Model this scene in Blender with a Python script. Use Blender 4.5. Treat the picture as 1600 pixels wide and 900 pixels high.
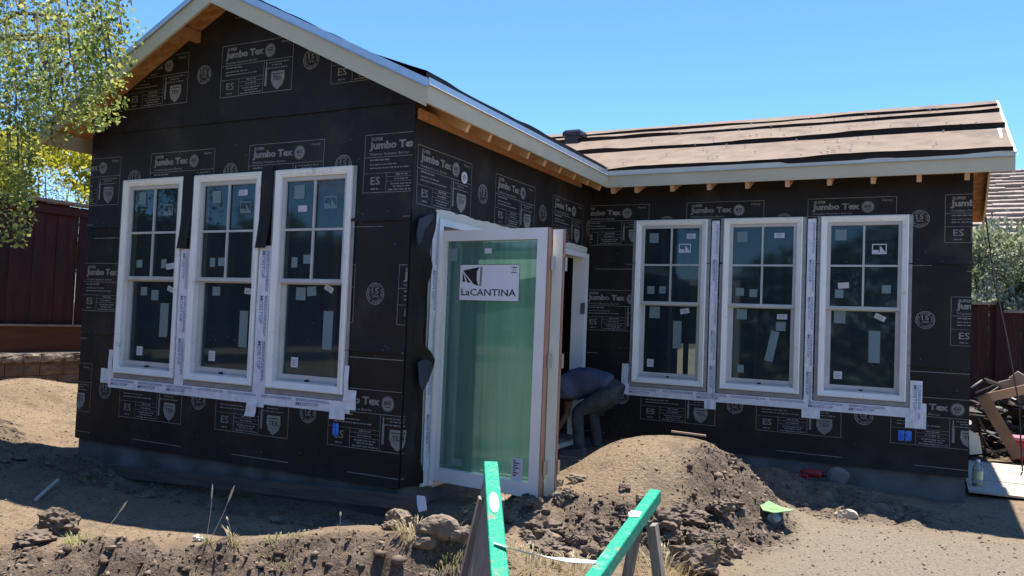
import bpy, bmesh, math, random
import numpy as np
from mathutils import Vector, Matrix
random.seed(7); rng = np.random.default_rng(7)
scene = bpy.context.scene
for o in list(bpy.data.objects): bpy.data.objects.remove(o)
COL = scene.collection

# ---------------------------------------------------------------- camera
CAMP = Vector((3.3552, -4.8348, 1.2088)); FPX = 1264.68
CR = Vector((0.88802314, 0.45809723, 0.03952011)); CU = Vector((-0.01714428, -0.05290237, 0.99845251)); CF = Vector((-0.45947904, 0.88732647, 0.03912478))
cd = bpy.data.cameras.new('camera'); cam = bpy.data.objects.new('camera', cd); COL.objects.link(cam)
cam.matrix_world = Matrix(((CR.x, CU.x, -CF.x, CAMP.x), (CR.y, CU.y, -CF.y, CAMP.y), (CR.z, CU.z, -CF.z, CAMP.z), (0, 0, 0, 1)))
cd.sensor_width = 36; cd.lens = 36 * FPX / 1600; cd.clip_start = .05; cd.clip_end = 3000
scene.camera = cam
# ---------------------------------------------------------------- sky, sun, exposure
SUN_EL, SUN_AZ = math.radians(75), math.radians(0)      # high sun behind the house (+Y)
w = bpy.data.worlds.new('World'); scene.world = w; w.use_nodes = True
nt = w.node_tree; bg = nt.nodes['Background']; sky = nt.nodes.new('ShaderNodeTexSky')
sky.sky_type = 'NISHITA'; sky.sun_disc = False; sky.sun_elevation = SUN_EL; sky.sun_rotation = SUN_AZ
sky.altitude = 2000; sky.air_density = 1.0; sky.dust_density = 0.0; sky.ozone_density = 8.0
hs = nt.nodes.new('ShaderNodeHueSaturation'); hs.inputs['Saturation'].default_value = 1.09; hs.inputs['Value'].default_value = 1.0
nt.links.new(sky.outputs[0], hs.inputs['Color']); nt.links.new(hs.outputs[0], bg.inputs[0]); bg.inputs[1].default_value = 0.13
sd = bpy.data.lights.new('sun', 'SUN'); sd.energy = 4.9; sd.angle = math.radians(.53); sd.color = (1, .95, .87)
so = bpy.data.objects.new('sun', sd); COL.objects.link(so)
sdir = Vector((math.sin(SUN_AZ) * math.cos(SUN_EL) - .01, math.cos(SUN_AZ) * math.cos(SUN_EL), math.sin(SUN_EL)))
so.rotation_euler = sdir.to_track_quat('Z', 'Y').to_euler(); so.location = (0, 8, 30)
scene.view_settings.view_transform = 'Standard'; scene.view_settings.look = 'None'
scene.view_settings.exposure = 1.17; scene.view_settings.gamma = 1

# ---------------------------------------------------------------- pixel helpers
def ray(px, py):
    return (CF * FPX + CR * (px - 800) - CU * (py - 450)).normalized()
def on(px, py, ax, val):
    d = ray(px, py); return CAMP + d * ((val - CAMP[ax]) / d[ax])
def deep(px, py, depth):
    d = ray(px, py); return CAMP + d * (depth / d.dot(CF))
def pix(P):
    d = Vector(P) - CAMP; z = d.dot(CF)
    return (800 + FPX * d.dot(CR) / z, 450 - FPX * d.dot(CU) / z, z)

# ---------------------------------------------------------------- materials
MATS = {}
def mat(name, col, rough=.8, col2=None, scale=8, detail=5, bump=0, bscale=None, metal=0, lo=.35, hi=.65, stretch=None, spec=.35, transl=None, coords='Object', wear=None):
    if name in MATS: return MATS[name]
    m = bpy.data.materials.new(name); m.use_nodes = True; n = m.node_tree.nodes; l = m.node_tree.links
    b = n['Principled BSDF']; b.inputs['Roughness'].default_value = rough; b.inputs['Metallic'].default_value = metal
    b.inputs['Specular IOR Level'].default_value = spec
    b.inputs['Base Color'].default_value = (*col, 1)
    tc = n.new('ShaderNodeTexCoord'); src = tc.outputs[coords]
    if stretch:
        mp = n.new('ShaderNodeMapping'); mp.inputs['Scale'].default_value = stretch; l.new(src, mp.inputs[0]); src = mp.outputs[0]
    if col2:
        t = n.new('ShaderNodeTexNoise'); t.inputs['Scale'].default_value = scale; t.inputs['Detail'].default_value = detail; l.new(src, t.inputs[0])
        mr = n.new('ShaderNodeMapRange'); mr.inputs[1].default_value = lo; mr.inputs[2].default_value = hi; l.new(t.outputs[0], mr.inputs[0])
        mx = n.new('ShaderNodeMix'); mx.data_type = 'RGBA'; mx.inputs[6].default_value = (*col, 1); mx.inputs[7].default_value = (*col2, 1)
        l.new(mr.outputs[0], mx.inputs[0]); l.new(mx.outputs[2], b.inputs['Base Color'])
    if wear:                     # colour, scale, low, high: dust or wear in irregular patches
        t3 = n.new('ShaderNodeTexNoise'); t3.inputs['Scale'].default_value = wear[1]; t3.inputs['Detail'].default_value = 8; t3.inputs['Roughness'].default_value = .65; l.new(tc.outputs[coords], t3.inputs[0])
        r3 = n.new('ShaderNodeMapRange'); r3.inputs[1].default_value = wear[2]; r3.inputs[2].default_value = wear[3]; l.new(t3.outputs[0], r3.inputs[0])
        m3 = n.new('ShaderNodeMix'); m3.data_type = 'RGBA'; l.new(r3.outputs[0], m3.inputs[0]); l.new(mx.outputs[2], m3.inputs[6]); m3.inputs[7].default_value = (*wear[0], 1); l.new(m3.outputs[2], b.inputs['Base Color'])
    if bump:
        t2 = n.new('ShaderNodeTexNoise'); t2.inputs['Scale'].default_value = bscale or scale * 4; t2.inputs['Detail'].default_value = 6; l.new(src, t2.inputs[0])
        bp = n.new('ShaderNodeBump'); bp.inputs['Strength'].default_value = bump; bp.inputs['Distance'].default_value = .02
        l.new(t2.outputs[0], bp.inputs['Height']); l.new(bp.outputs[0], b.inputs['Normal'])
    if transl:
        tr = n.new('ShaderNodeBsdfTranslucent'); tr.inputs[0].default_value = (*transl, 1)
        if col2: l.new(mx.outputs[2], tr.inputs[0])
        ms = n.new('ShaderNodeMixShader'); ms.inputs[0].default_value = .4
        l.new(b.outputs[0], ms.inputs[1]); l.new(tr.outputs[0], ms.inputs[2]); l.new(ms.outputs[0], n['Material Output'].inputs[0])
    MATS[name] = m; return m
def glassmat(name, tint, ior, film=None):
    m = bpy.data.materials.new(name); m.use_nodes = True; n = m.node_tree.nodes; l = m.node_tree.links
    n.remove(n['Principled BSDF'])
    tr = n.new('ShaderNodeBsdfTransparent'); tr.inputs[0].default_value = (*tint, 1)
    gl = n.new('ShaderNodeBsdfGlossy'); gl.inputs['Roughness'].default_value = .05; gl.inputs[0].default_value = (.75, .95, 1, 1)
    fr = n.new('ShaderNodeFresnel'); fr.inputs[0].default_value = ior
    tc = n.new('ShaderNodeTexCoord'); ns = n.new('ShaderNodeTexNoise'); ns.inputs['Scale'].default_value = 2.5; ns.inputs['Detail'].default_value = 1
    l.new(tc.outputs['Object'], ns.inputs[0]); bp = n.new('ShaderNodeBump'); bp.inputs['Strength'].default_value = .03; bp.inputs['Distance'].default_value = .02
    l.new(ns.outputs[0], bp.inputs['Height']); l.new(bp.outputs[0], gl.inputs['Normal'])
    ms = n.new('ShaderNodeMixShader'); l.new(fr.outputs[0], ms.inputs[0])
    base = tr
    if film:
        tl = n.new('ShaderNodeBsdfTranslucent'); df = n.new('ShaderNodeBsdfDiffuse')
        # protective film: faint vertical streaks
        mp = n.new('ShaderNodeMapping'); mp.inputs['Scale'].default_value = (9, 9, .35); l.new(tc.outputs['Object'], mp.inputs[0])
        n2 = n.new('ShaderNodeTexNoise'); n2.inputs['Scale'].default_value = 1.6; n2.inputs['Detail'].default_value = 4; l.new(mp.outputs[0], n2.inputs[0])
        mx = n.new('ShaderNodeMix'); mx.data_type = 'RGBA'; mx.inputs[6].default_value = (*film[0], 1); mx.inputs[7].default_value = (*film[1], 1)
        mr = n.new('ShaderNodeMapRange'); mr.inputs[1].default_value = .35; mr.inputs[2].default_value = .65; l.new(n2.outputs[0], mr.inputs[0]); l.new(mr.outputs[0], mx.inputs[0])
        l.new(mx.outputs[2], tl.inputs[0]); l.new(mx.outputs[2], df.inputs[0])
        a1 = n.new('ShaderNodeMixShader'); a1.inputs[0].default_value = .4; l.new(tl.outputs[0], a1.inputs[1]); l.new(df.outputs[0], a1.inputs[2])
        a2 = n.new('ShaderNodeMixShader'); a2.inputs[0].default_value = film[2]; l.new(tr.outputs[0], a2.inputs[1]); l.new(a1.outputs[0], a2.inputs[2]); base = a2
    l.new(base.outputs[0], ms.inputs[1]); l.new(gl.outputs[0], ms.inputs[2]); l.new(ms.outputs[0], n['Material Output'].inputs[0])
    MATS[name] = m; return m

PAPER = mat('building_paper', (.0155, .0118, .0096), .62, (.0245, .0185, .0147), 2.2, bump=.6, bscale=6, spec=.25, stretch=(1, 1, .45), wear=((.048, .039, .031), 1.7, .52, .74))
PRINT = mat('paper_print_grey', (.17, .155, .135), .8, (.29, .265, .23), 9, lo=.3, hi=.7)
PRINTD = mat('paper_print_dark', (.022, .021, .023), .8)
WHITE = mat('window_white_vinyl', (.88, .85, .76), .42, (.82, .79, .70), 5, wear=((.55, .50, .42), 9, .60, .75))
SASH = mat('sash_grey_white', (.54, .52, .47), .45, (.47, .455, .41), 6)
FLANGE = mat('nail_flange_grey', (.32, .31, .29), .55, (.25, .245, .23), 12)
TAPE = mat('flashing_tape_white', (.78, .77, .76), .5, (.66, .66, .67), 22, bump=.1, bscale=60)
INKB = mat('tape_ink_blue', (.13, .17, .30), .7, (.30, .34, .46), 9)
INKK = mat('ink_black', (.015, .015, .02), .6)
STK_G = mat('sticker_teal', (.17, .24, .235), .6); STK_W = mat('sticker_white', (.62, .62, .62), .6, (.5, .5, .52), 60)
STK_P = mat('sticker_pale_pink', (.6, .5, .5), .6)
FASCIA = mat('fascia_primed', (.55, .475, .32), .6, (.50, .43, .285), 3)
DRIPP = mat('drip_edge_beige', (.60, .57, .46), .5, (.54, .51, .41), 5)
DRIP = mat('galvanised_drip_edge', (.50, .56, .60), .38, (.42, .48, .52), 9, metal=.5)
TAIL = mat('rafter_tail_pale', (.60, .36, .19), .7, (.50, .28, .13), 5)
WOOD = mat('fir_lumber', (.50, .25, .10), .7, (.38, .17, .065), 3, stretch=(1, 8, 8), lo=.3, hi=.7)
OSB = mat('osb_soffit', (.52, .26, .10), .7, (.34, .15, .05), 14, lo=.38, hi=.6)
FELT = mat('roof_felt_tan', (.235, .172, .125), .95, (.175, .128, .094), 5, bump=.35, bscale=30, lo=.3, hi=.72, wear=((.13, .095, .072), 3, .52, .68))
FELTK = mat('roof_felt_black', (.012, .012, .014), .8)
CONC = mat('concrete_foundation', (.15, .15, .15), .9, (.085, .075, .065), 3, bump=.2, bscale=25)
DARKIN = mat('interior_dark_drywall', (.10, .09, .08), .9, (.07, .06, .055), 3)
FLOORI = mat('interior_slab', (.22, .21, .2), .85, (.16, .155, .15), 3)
GLASS = glassmat('window_glass', (.42, .55, .58), 1.48, ((.06, .095, .11), (.085, .13, .145), .55))
DGLASS = glassmat('door_glass_green_film', (.50, .64, .60), 1.55, ((.15, .31, .25), (.26, .44, .355), .58))

# ---------------------------------------------------------------- mesh helpers
class MB:
    def __init__(s): s.v = []; s.f = []; s.m = []; s.sm = []
    def face(s, idx, mi=0): s.f.append(tuple(idx)); s.m.append(mi)
    def add(s, vs, fs, mi=0):
        b = len(s.v); s.v += [tuple(v) for v in vs]
        for f in fs: s.f.append(tuple(i + b for i in f)); s.m.append(mi)
    def box(s, p0, p1, mi=0, M=None):
        x0, y0, z0 = p0; x1, y1, z1 = p1
        vs = [(x0, y0, z0), (x1, y0, z0), (x1, y1, z0), (x0, y1, z0), (x0, y0, z1), (x1, y0, z1), (x1, y1, z1), (x0, y1, z1)]
        if M: vs = [M(Vector(v)) for v in vs]
        s.add(vs, [(0, 3, 2, 1), (4, 5, 6, 7), (0, 1, 5, 4), (1, 2, 6, 5), (2, 3, 7, 6), (3, 0, 4, 7)], mi)
    def bar(s, a, b, w, h, up=(0, 0, 1), mi=0):       # beam from a to b, width w (sideways), height h (along up)
        a = Vector(a); b = Vector(b); d = (b - a).normalized(); up = Vector(up); sd_ = d.cross(up).normalized(); u = sd_.cross(d).normalized()
        vs = []
        for p in (a, b):
            for su, sv in ((-1, -1), (1, -1), (1, 1), (-1, 1)): vs.append(p + sd_ * (su * w / 2) + u * (sv * h / 2))
        s.add(vs, [(0, 1, 2, 3), (7, 6, 5, 4), (0, 4, 5, 1), (1, 5, 6, 2), (2, 6, 7, 3), (3, 7, 4, 0)], mi)
    def tube(s, pts, r, n=6, mi=0):
        pts = [Vector(p) for p in pts]; rs = r if isinstance(r, (list, tuple)) else [r] * len(pts)
        b = len(s.v); prev = None
        for i, p in enumerate(pts):
            d = (pts[min(i + 1, len(pts) - 1)] - pts[max(i - 1, 0)]).normalized()
            ref = Vector((0, 0, 1)) if abs(d.z) < .9 else Vector((1, 0, 0))
            a = d.cross(ref).normalized(); c = d.cross(a)
            for k in range(n):
                t = 2 * math.pi * k / n; s.v.append(tuple(p + a * (math.cos(t) * rs[i]) + c * (math.sin(t) * rs[i])))
        for i in range(len(pts) - 1):
            for k in range(n):
                s.face((b + i * n + k, b + i * n + (k + 1) % n, b + (i + 1) * n + (k + 1) % n, b + (i + 1) * n + k), mi)
        s.face([b + k for k in range(n)][::-1], mi); s.face([b + (len(pts) - 1) * n + k for k in range(n)], mi)
    def lathe(s, prof, c=(0, 0, 0), n=14, mi=0):
        b = len(s.v)
        for r, z in prof:
            for k in range(n):
                t = 2 * math.pi * k / n; s.v.append((c[0] + r * math.cos(t), c[1] + r * math.sin(t), c[2] + z))
        for i in range(len(prof) - 1):
            for k in range(n): s.face((b + i * n + k, b + i * n + (k + 1) % n, b + (i + 1) * n + (k + 1) % n, b + (i + 1) * n + k), mi)
        s.face([b + k for k in range(n)][::-1], mi); s.face([b + (len(prof) - 1) * n + k for k in range(n)], mi)
    def build(s, name, mats, parent=None, smooth=False, recalc=True, bevel=0):
        used = sorted({i for f in s.f for i in f})
        if len(used) < len(s.v): mp_ = {a: b for b, a in enumerate(used)}; s.v = [s.v[i] for i in used]; s.f = [tuple(mp_[i] for i in f) for f in s.f]
        me = bpy.data.meshes.new(name); me.from_pydata(s.v, [], s.f)
        mats = mats if isinstance(mats, (list, tuple)) else [mats]
        for m in mats: me.materials.append(m)
        if len(mats) > 1: me.polygons.foreach_set('material_index', s.m)
        if recalc:
            bm = bmesh.new(); bm.from_mesh(me); bmesh.ops.recalc_face_normals(bm, faces=bm.faces)
            if bevel: bmesh.ops.bevel(bm, geom=list(bm.edges), offset=bevel, segments=1, affect='EDGES', clamp_overlap=True)
            bm.to_mesh(me); bm.free()
        if smooth: me.polygons.foreach_set('use_smooth', [True] * len(me.polygons))
        me.update()
        o = bpy.data.objects.new(name, me); COL.objects.link(o)
        if parent: o.parent = parent
        return o
def tag(o, label, cat, group=None, kind=None):
    o['label'] = label; o['category'] = cat
    if group: o['group'] = group
    if kind: o['kind'] = kind
    return o
def thing(name, label, cat, loc=(0, 0, 0), group=None):
    o = bpy.data.objects.new(name, None); COL.objects.link(o); o.empty_display_size = .1; o.location = loc
    return tag(o, label, cat, group)
def structure(o): o['kind'] = 'structure'; return o
def childof(o, p):                       # parent keeping world placement (things built in world coordinates)
    o.parent = p; o.matrix_parent_inverse = Matrix.Translation(p.location).inverted(); return o
# value noise
_P = np.random.default_rng(3).random((512, 512))
def vnoise(x, y):
    x = np.asarray(x, float); y = np.asarray(y, float); xi = np.floor(x).astype(int); yi = np.floor(y).astype(int)
    fx = x - xi; fy = y - yi; fx = fx * fx * (3 - 2 * fx); fy = fy * fy * (3 - 2 * fy)
    g = lambda a, b: _P[a % 512, b % 512]
    return (g(xi, yi) * (1 - fx) + g(xi + 1, yi) * fx) * (1 - fy) + (g(xi, yi + 1) * (1 - fx) + g(xi + 1, yi + 1) * fx) * fy
def fbm(x, y, o=4, lac=2.1, gain=.5):
    x = np.asarray(x, float); y = np.asarray(y, float); s = 0; a = 1; t = 0
    for i in range(o): s = s + a * (vnoise(x + 17.3 * i, y + 9.1 * i) - .5); t += a; a *= gain; x = x * lac; y = y * lac
    return s / t
def sst(a, b, x): t = np.clip((np.asarray(x, float) - a) / (b - a), 0, 1); return t * t * (3 - 2 * t)
# text as flat polygons
_TX = {}
def text_poly(s, bold=0.0):
    k = (s, bold)
    if k not in _TX:
        c = bpy.data.curves.new('t', 'FONT'); c.body = s; c.size = 1; c.resolution_u = 2; c.offset = bold; c.fill_mode = 'FRONT'
        o = bpy.data.objects.new('t', c); COL.objects.link(o); bpy.context.view_layer.update()
        me = bpy.data.meshes.new_from_object(o.evaluated_get(bpy.context.evaluated_depsgraph_get()))
        vs = [(v.co.x, v.co.y) for v in me.vertices]; fs = [tuple(p.vertices) for p in me.polygons]
        bpy.data.objects.remove(o); bpy.data.curves.remove(c); bpy.data.meshes.remove(me)
        x0 = min(v[0] for v in vs); x1 = max(v[0] for v in vs); y0 = min(v[1] for v in vs); y1 = max(v[1] for v in vs)
        _TX[k] = ([((v[0] - x0) / (x1 - x0), (v[1] - y0) / (y1 - y0)) for v in vs], fs)
    return _TX[k]
def put_text(mb, s, u0, u1, v0, v1, bold=0.0, mi=0, w=0):
    vs, fs = text_poly(s, bold); mb.add([(u0 + a * (u1 - u0), v0 + b * (v1 - v0), w) for a, b in vs], fs, mi)
def put_rect(mb, u0, u1, v0, v1, mi=0, w=0, n=1):
    for i in range(n):
        a = u0 + (u1 - u0) * i / n; b = u0 + (u1 - u0) * (i + 1) / n
        mb.add([(a, v0, w), (b, v0, w), (b, v1, w), (a, v1, w)], [(0, 1, 2, 3)], mi)
def put_ring(mb, cu, cv, r0, r1, mi=0, w=0, n=28):
    for i in range(n):
        a = 2 * math.pi * i / n; b = 2 * math.pi * (i + 1) / n
        mb.add([(cu + r * math.cos(t), cv + r * math.sin(t), w) for r, t in ((r0, a), (r1, a), (r1, b), (r0, b))], [(0, 1, 2, 3)], mi)
def put_disc(mb, cu, cv, r, mi=0, w=0, n=24):
    mb.add([(cu + r * math.cos(2 * math.pi * i / n), cv + r * math.sin(2 * math.pi * i / n), w) for i in range(n)], [tuple(range(n))], mi)
# ---------------------------------------------------------------- ground
D = 3.4423; HW = 3.60; HE = 3.674; BACK = 7.36
def gmask(x, y):          # freshly turned rough soil, darker; trench shade painted in as well
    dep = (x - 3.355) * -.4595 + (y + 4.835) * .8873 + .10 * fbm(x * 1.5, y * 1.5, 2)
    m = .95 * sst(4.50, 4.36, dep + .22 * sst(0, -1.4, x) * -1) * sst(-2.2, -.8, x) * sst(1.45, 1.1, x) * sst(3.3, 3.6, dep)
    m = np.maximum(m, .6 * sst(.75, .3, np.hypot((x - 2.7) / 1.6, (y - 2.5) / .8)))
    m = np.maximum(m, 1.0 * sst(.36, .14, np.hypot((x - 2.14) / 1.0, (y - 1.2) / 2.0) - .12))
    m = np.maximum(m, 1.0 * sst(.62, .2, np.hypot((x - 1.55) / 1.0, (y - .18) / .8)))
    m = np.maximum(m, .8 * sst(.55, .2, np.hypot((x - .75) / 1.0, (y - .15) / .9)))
    m = np.maximum(m, .65 * sst(.45, .15, np.abs(y + .33)) * sst(-4.2, -3.2, x) * sst(.9, .3, x))  # trench by the gable wall: shade put into the soil colour, plus roughness
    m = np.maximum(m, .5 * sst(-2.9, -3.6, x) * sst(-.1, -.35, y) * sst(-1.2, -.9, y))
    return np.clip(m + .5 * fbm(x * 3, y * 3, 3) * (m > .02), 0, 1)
def gz(x, y, detail=True):
    x = np.asarray(x, float); y = np.asarray(y, float)
    z = -.2 - .05 * sst(.8, 2.2, x)
    z = z + .40 * sst(-3.6, -5.7, x) + .16 * sst(.25, -.6, y) * sst(-3.2, -3.95, x) + .14 * np.exp(-((x + 5.5) / .6) ** 2 - ((y - .75) / .55) ** 2)
    z = z - .19 * np.exp(-((y + .30) / .24) ** 2) * sst(-3.4, -2.2, x) * sst(.8, .4, x)
    dep = (x - 3.355) * -.4595 + (y + 4.835) * .8873
    H = np.interp(x, [-1.6, -1.0, -.3, .3, .8, 1.2, 1.7, 2.2], [0, .03, .09, .18, .21, .19, .06, 0])
    z = z + H * sst(5.25, 4.42, dep) - (H + .10 * sst(-1.9, -1.0, x) * sst(1.6, 1.0, x)) * sst(4.40 - .2 * sst(0, -1.4, x) * -1, 4.02, dep)
    z = z + .20 * np.exp(-((x - 2.15) / .45) ** 2 - ((y - 2.75) / .28) ** 2) + .05 * np.exp(-((x - 2.9) / .5) ** 2 - ((y - 2.8) / .3) ** 2)
    z = z + .06 * np.exp(-((x - .35) / .45) ** 2 - ((y + .75) / .4) ** 2)
    dx = np.where(x < 1.62, (x - 1.62) / .92, (x - 1.62) / .66); dy = np.where(y < 1.6, (y - 1.6) / .84, (y - 1.6) / .74)
    r = np.hypot(dx, dy); z = z + .53 * np.exp(-np.abs(r) ** 3.2)
    z = z + .19 * np.exp(-((x - 1.25) / .75) ** 2 - ((y - .55) / .6) ** 2)
    z = z + .07 * np.exp(-((x - 2.5) / .6) ** 2 - ((y - 3.2) / .25) ** 2)
    z = z + .05 * np.exp(-((x - .3) / .5) ** 2 - ((y - 2.9) / .5) ** 2)
    z = np.where(y > 6, z + 0 * y, z)
    z = z + (.5 - z) * sst(-6.08, -6.2, x)
    if detail:
        k = gmask(x, y)
        z = z + .05 * fbm(x * 1.1, y * 1.1, 3) + (.022 + .02 * k) * fbm(x * 5, y * 5, 4)
        z = z + .27 * k * np.clip(fbm(x * 7 + 3, y * 7, 5, gain=.62), -.22, .4) + (.008 + .035 * k) * fbm(x * 22, y * 22, 3, gain=.6)
        inside = ((x > -HW + .12) & (x < -.12) & (y > .12) & (y < BACK)) | ((x > -.2) & (x < HE - .12) & (y > D + .12) & (y < BACK))
        z = np.where(inside, np.minimum(z, -.3), z)
    return z
def G(x, y): return float(gz(np.array([x]), np.array([y]))[0])
def hit(px, py):           # where the line of sight through a photo pixel meets the ground
    d = ray(px, py); t = np.arange(1.2, 14, .01); P = np.array(CAMP)[None] + t[:, None] * np.array(d)[None]
    k = np.nonzero(P[:, 2] < gz(P[:, 0], P[:, 1]))[0]; k = k[0] if len(k) else -1; return Vector(P[k])
def axis(lo, hi, st, far):
    a = list(np.arange(lo, hi + 1e-6, st)); s = st
    v = lo
    while v > -far: s *= 1.22; v -= s; a.insert(0, v)
    s = st; v = hi
    while v < far: s *= 1.22; v += s; a.append(v)
    return np.array(a)
ax_, ay_ = axis(-6.7, 4.7, .026, 900), axis(-2.7, 4.6, .026, 900)
GX, GY = np.meshgrid(ax_, ay_); nx_, ny_ = len(ax_), len(ay_)
GZ = gz(GX, GY)
me = bpy.data.meshes.new('ground'); nv = nx_ * ny_
me.vertices.add(nv); me.vertices.foreach_set('co', np.stack([GX, GY, GZ], -1).astype(np.float32).ravel())
ii = (np.arange(ny_ - 1)[:, None] * nx_ + np.arange(nx_ - 1)[None, :]).ravel()
quads = np.stack([ii, ii + 1, ii + 1 + nx_, ii + nx_], -1).ravel()
me.loops.add(len(quads)); me.loops.foreach_set('vertex_index', quads.astype(np.int32))
me.polygons.add(len(ii)); me.polygons.foreach_set('loop_start', np.arange(0, len(quads), 4, dtype=np.int32))
me.polygons.foreach_set('use_smooth', np.ones(len(ii), bool))
at_ = me.attributes.new('dug_and_shade', 'FLOAT', 'POINT'); at_.data.foreach_set('value', gmask(GX, GY).astype(np.float32).ravel())
at_ = me.attributes.new('gravel', 'FLOAT', 'POINT'); at_.data.foreach_set('value', (sst(1.9, 3.0, GX) * sst(2.6, 1.6, GY)).astype(np.float32).ravel())
me.update(calc_edges=True)
gm = bpy.data.materials.new('soil'); gm.use_nodes = True; n = gm.node_tree.nodes; l = gm.node_tree.links; b = n['Principled BSDF']
b.inputs['Roughness'].default_value = .95; b.inputs['Specular IOR Level'].default_value = .15
tc = n.new('ShaderNodeTexCoord')
def nz(sc, det, lo, hi):
    t = n.new('ShaderNodeTexNoise'); t.inputs['Scale'].default_value = sc; t.inputs['Detail'].default_value = det; l.new(tc.outputs['Object'], t.inputs[0])
    r_ = n.new('ShaderNodeMapRange'); r_.inputs[1].default_value = lo; r_.inputs[2].default_value = hi; l.new(t.outputs[0], r_.inputs[0]); return r_.outputs[0]
def mixc(f, a, c):
    m_ = n.new('ShaderNodeMix'); m_.data_type = 'RGBA'
    for i, v in ((6, a), (7, c)):
        if isinstance(v, tuple): m_.inputs[i].default_value = (*v, 1)
        else: l.new(v, m_.inputs[i])
    if f is not None: l.new(f, m_.inputs[0])
    return m_.outputs[2]
dry = mixc(nz(1.3, 4, .35, .65), (.235, .170, .108), (.295, .219, .143))
dry = mixc(nz(38, 3, .50, .70), dry, (.15, .108, .073))
dry = mixc(nz(5, 5, .52, .68), dry, (.185, .136, .093))
dry = mixc(nz(70, 2, .66, .78), dry, (.40, .33, .25))
wet_and_shade = mixc(nz(9, 5, .35, .65), (.115, .084, .062), (.195, .145, .105))
wet_and_shade = mixc(nz(60, 3, .5, .7), wet_and_shade, (.085, .062, .046))
at = n.new('ShaderNodeAttribute'); at.attribute_name = 'dug_and_shade'
ag = n.new('ShaderNodeAttribute'); ag.attribute_name = 'gravel'
dry = mixc(ag.outputs['Fac'], dry, mixc(nz(55, 3, .4, .65), (.275, .228, .172), (.19, .152, .112)))
l.new(mixc(at.outputs['Fac'], dry, wet_and_shade), b.inputs['Base Color'])
t1 = n.new('ShaderNodeTexNoise'); t1.inputs['Scale'].default_value = 45; t1.inputs['Detail'].default_value = 8; t1.inputs['Roughness'].default_value = .65; l.new(tc.outputs['Object'], t1.inputs[0])
bp = n.new('ShaderNodeBump'); bp.inputs['Strength'].default_value = 1.0; bp.inputs['Distance'].default_value = .035; l.new(t1.outputs[0], bp.inputs['Height']); l.new(bp.outputs[0], b.inputs['Normal'])
me.materials.append(gm); go = bpy.data.objects.new('ground', me); COL.objects.link(go); structure(go)

# ---------------------------------------------------------------- house
house = thing('house', 'single storey L-shaped house under construction wrapped in black printed building paper', 'house', (0, 0, 0))
def WP(wall, u, z, o):            # wall coordinates -> world; o = outward
    return (u, -o, z) if wall == 'F' else (o, u, z) if wall == 'S' else (u, D - o, z)
WW = .7618; ZB, ZT = .60, 2.32
WIN_F = [-3.0963, -2.1993, -1.2831]; WIN_R = [.5505, 1.479, 2.4072]
DOOR = (.36, 3.36, -.06, 1.955)          # opening in the side wall: y0,y1,z0,z1
def hole(u): return (u + .045, u + WW - .045, ZB + .045, ZT - .045)
HOLES = {'F': [hole(u) for u in WIN_F], 'R': [hole(u) for u in WIN_R], 'S': [(DOOR[0] - .10, DOOR[1] + .06, -.2, DOOR[3] + .03)]}
RA = .4857                                # left-wing roof: z of roof top along x
def rake_z(x): return 3.835 - RA * abs(x + 1.8)
PITCH_R = .4513
def wall_mesh(mb, wall, u0, u1, z0, z1, holes, th=.12, o0=-.004):
    us = sorted({u0, u1, *[min(max(h[i], u0), u1) for h in holes for i in (0, 1)]}); zs = sorted({z0, z1, *[min(max(h[i], z0), z1) for h in holes for i in (2, 3)]})
    for a, b_ in zip(us, us[1:]):
        for c, d_ in zip(zs, zs[1:]):
            cu, cz = (a + b_) / 2, (c + d_) / 2
            if any(h[0] < cu < h[1] and h[2] < cz < h[3] for h in holes): continue
            mb.box((a, c, o0 - th), (b_, d_, o0), M=lambda v: WP(wall, v.x, v.y, v.z))
for wall, u0, u1, z1 in (('F', -HW, 0, 2.70), ('S', .0, D, 2.62), ('R', 0, HE, 2.62)):
    mb = MB(); wall_mesh(mb, wall, u0, u1, 0, z1, HOLES[wall])
    if wall == 'F':
        pr = [(-HW, 2.70), (0, 2.70), (-1.8, rake_z(-1.8) - .2)]
        mb.add([(x, .004, z) for x, z in pr] + [(x, .12, z) for x, z in pr], [(0, 1, 2), (5, 4, 3), (0, 3, 4, 1), (1, 4, 5, 2), (2, 5, 3, 0)])
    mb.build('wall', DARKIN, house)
mb = MB(); mb.box((-HW, .12, 0), (-HW + .12, BACK, 2.7)); mb.build('wall', PAPER, house)
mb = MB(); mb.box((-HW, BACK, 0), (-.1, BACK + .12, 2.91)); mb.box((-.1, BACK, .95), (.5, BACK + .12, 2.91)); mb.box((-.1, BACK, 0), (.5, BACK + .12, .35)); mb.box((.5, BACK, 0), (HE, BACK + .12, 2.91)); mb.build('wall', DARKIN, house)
mb = MB(); mb.box((HE - .12, D + .12, 0), (HE - .004, BACK, 2.7)); pr = [(D, 2.7), (BACK, 2.7), (5.4, 3.62)]
mb.add([(HE - .1, y, z) for y, z in pr] + [(HE - .005, y, z) for y, z in pr], [(0, 1, 2), (5, 4, 3), (0, 3, 4, 1), (1, 4, 5, 2), (2, 5, 3, 0)]); mb.build('wall', PAPER, house)
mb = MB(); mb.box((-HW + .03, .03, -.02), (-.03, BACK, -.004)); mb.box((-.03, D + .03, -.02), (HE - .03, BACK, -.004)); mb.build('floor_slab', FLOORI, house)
mb = MB(); mb.box((-HW + .02, .02, -.7), (-.02, .3, -.002)); mb.box((-.32, .3, -.7), (-.02, D + .2, -.002)); mb.box((-.02, D + .02, -.7), (HE - .02, D + .3, -.002)); mb.box((-HW + .02, .3, -.7), (-HW + .3, BACK, -.002)); mb.box((HE - .3, D + .3, -.7), (HE - .02, BACK, -.002))
mb.build('foundation', CONC, house)
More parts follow.
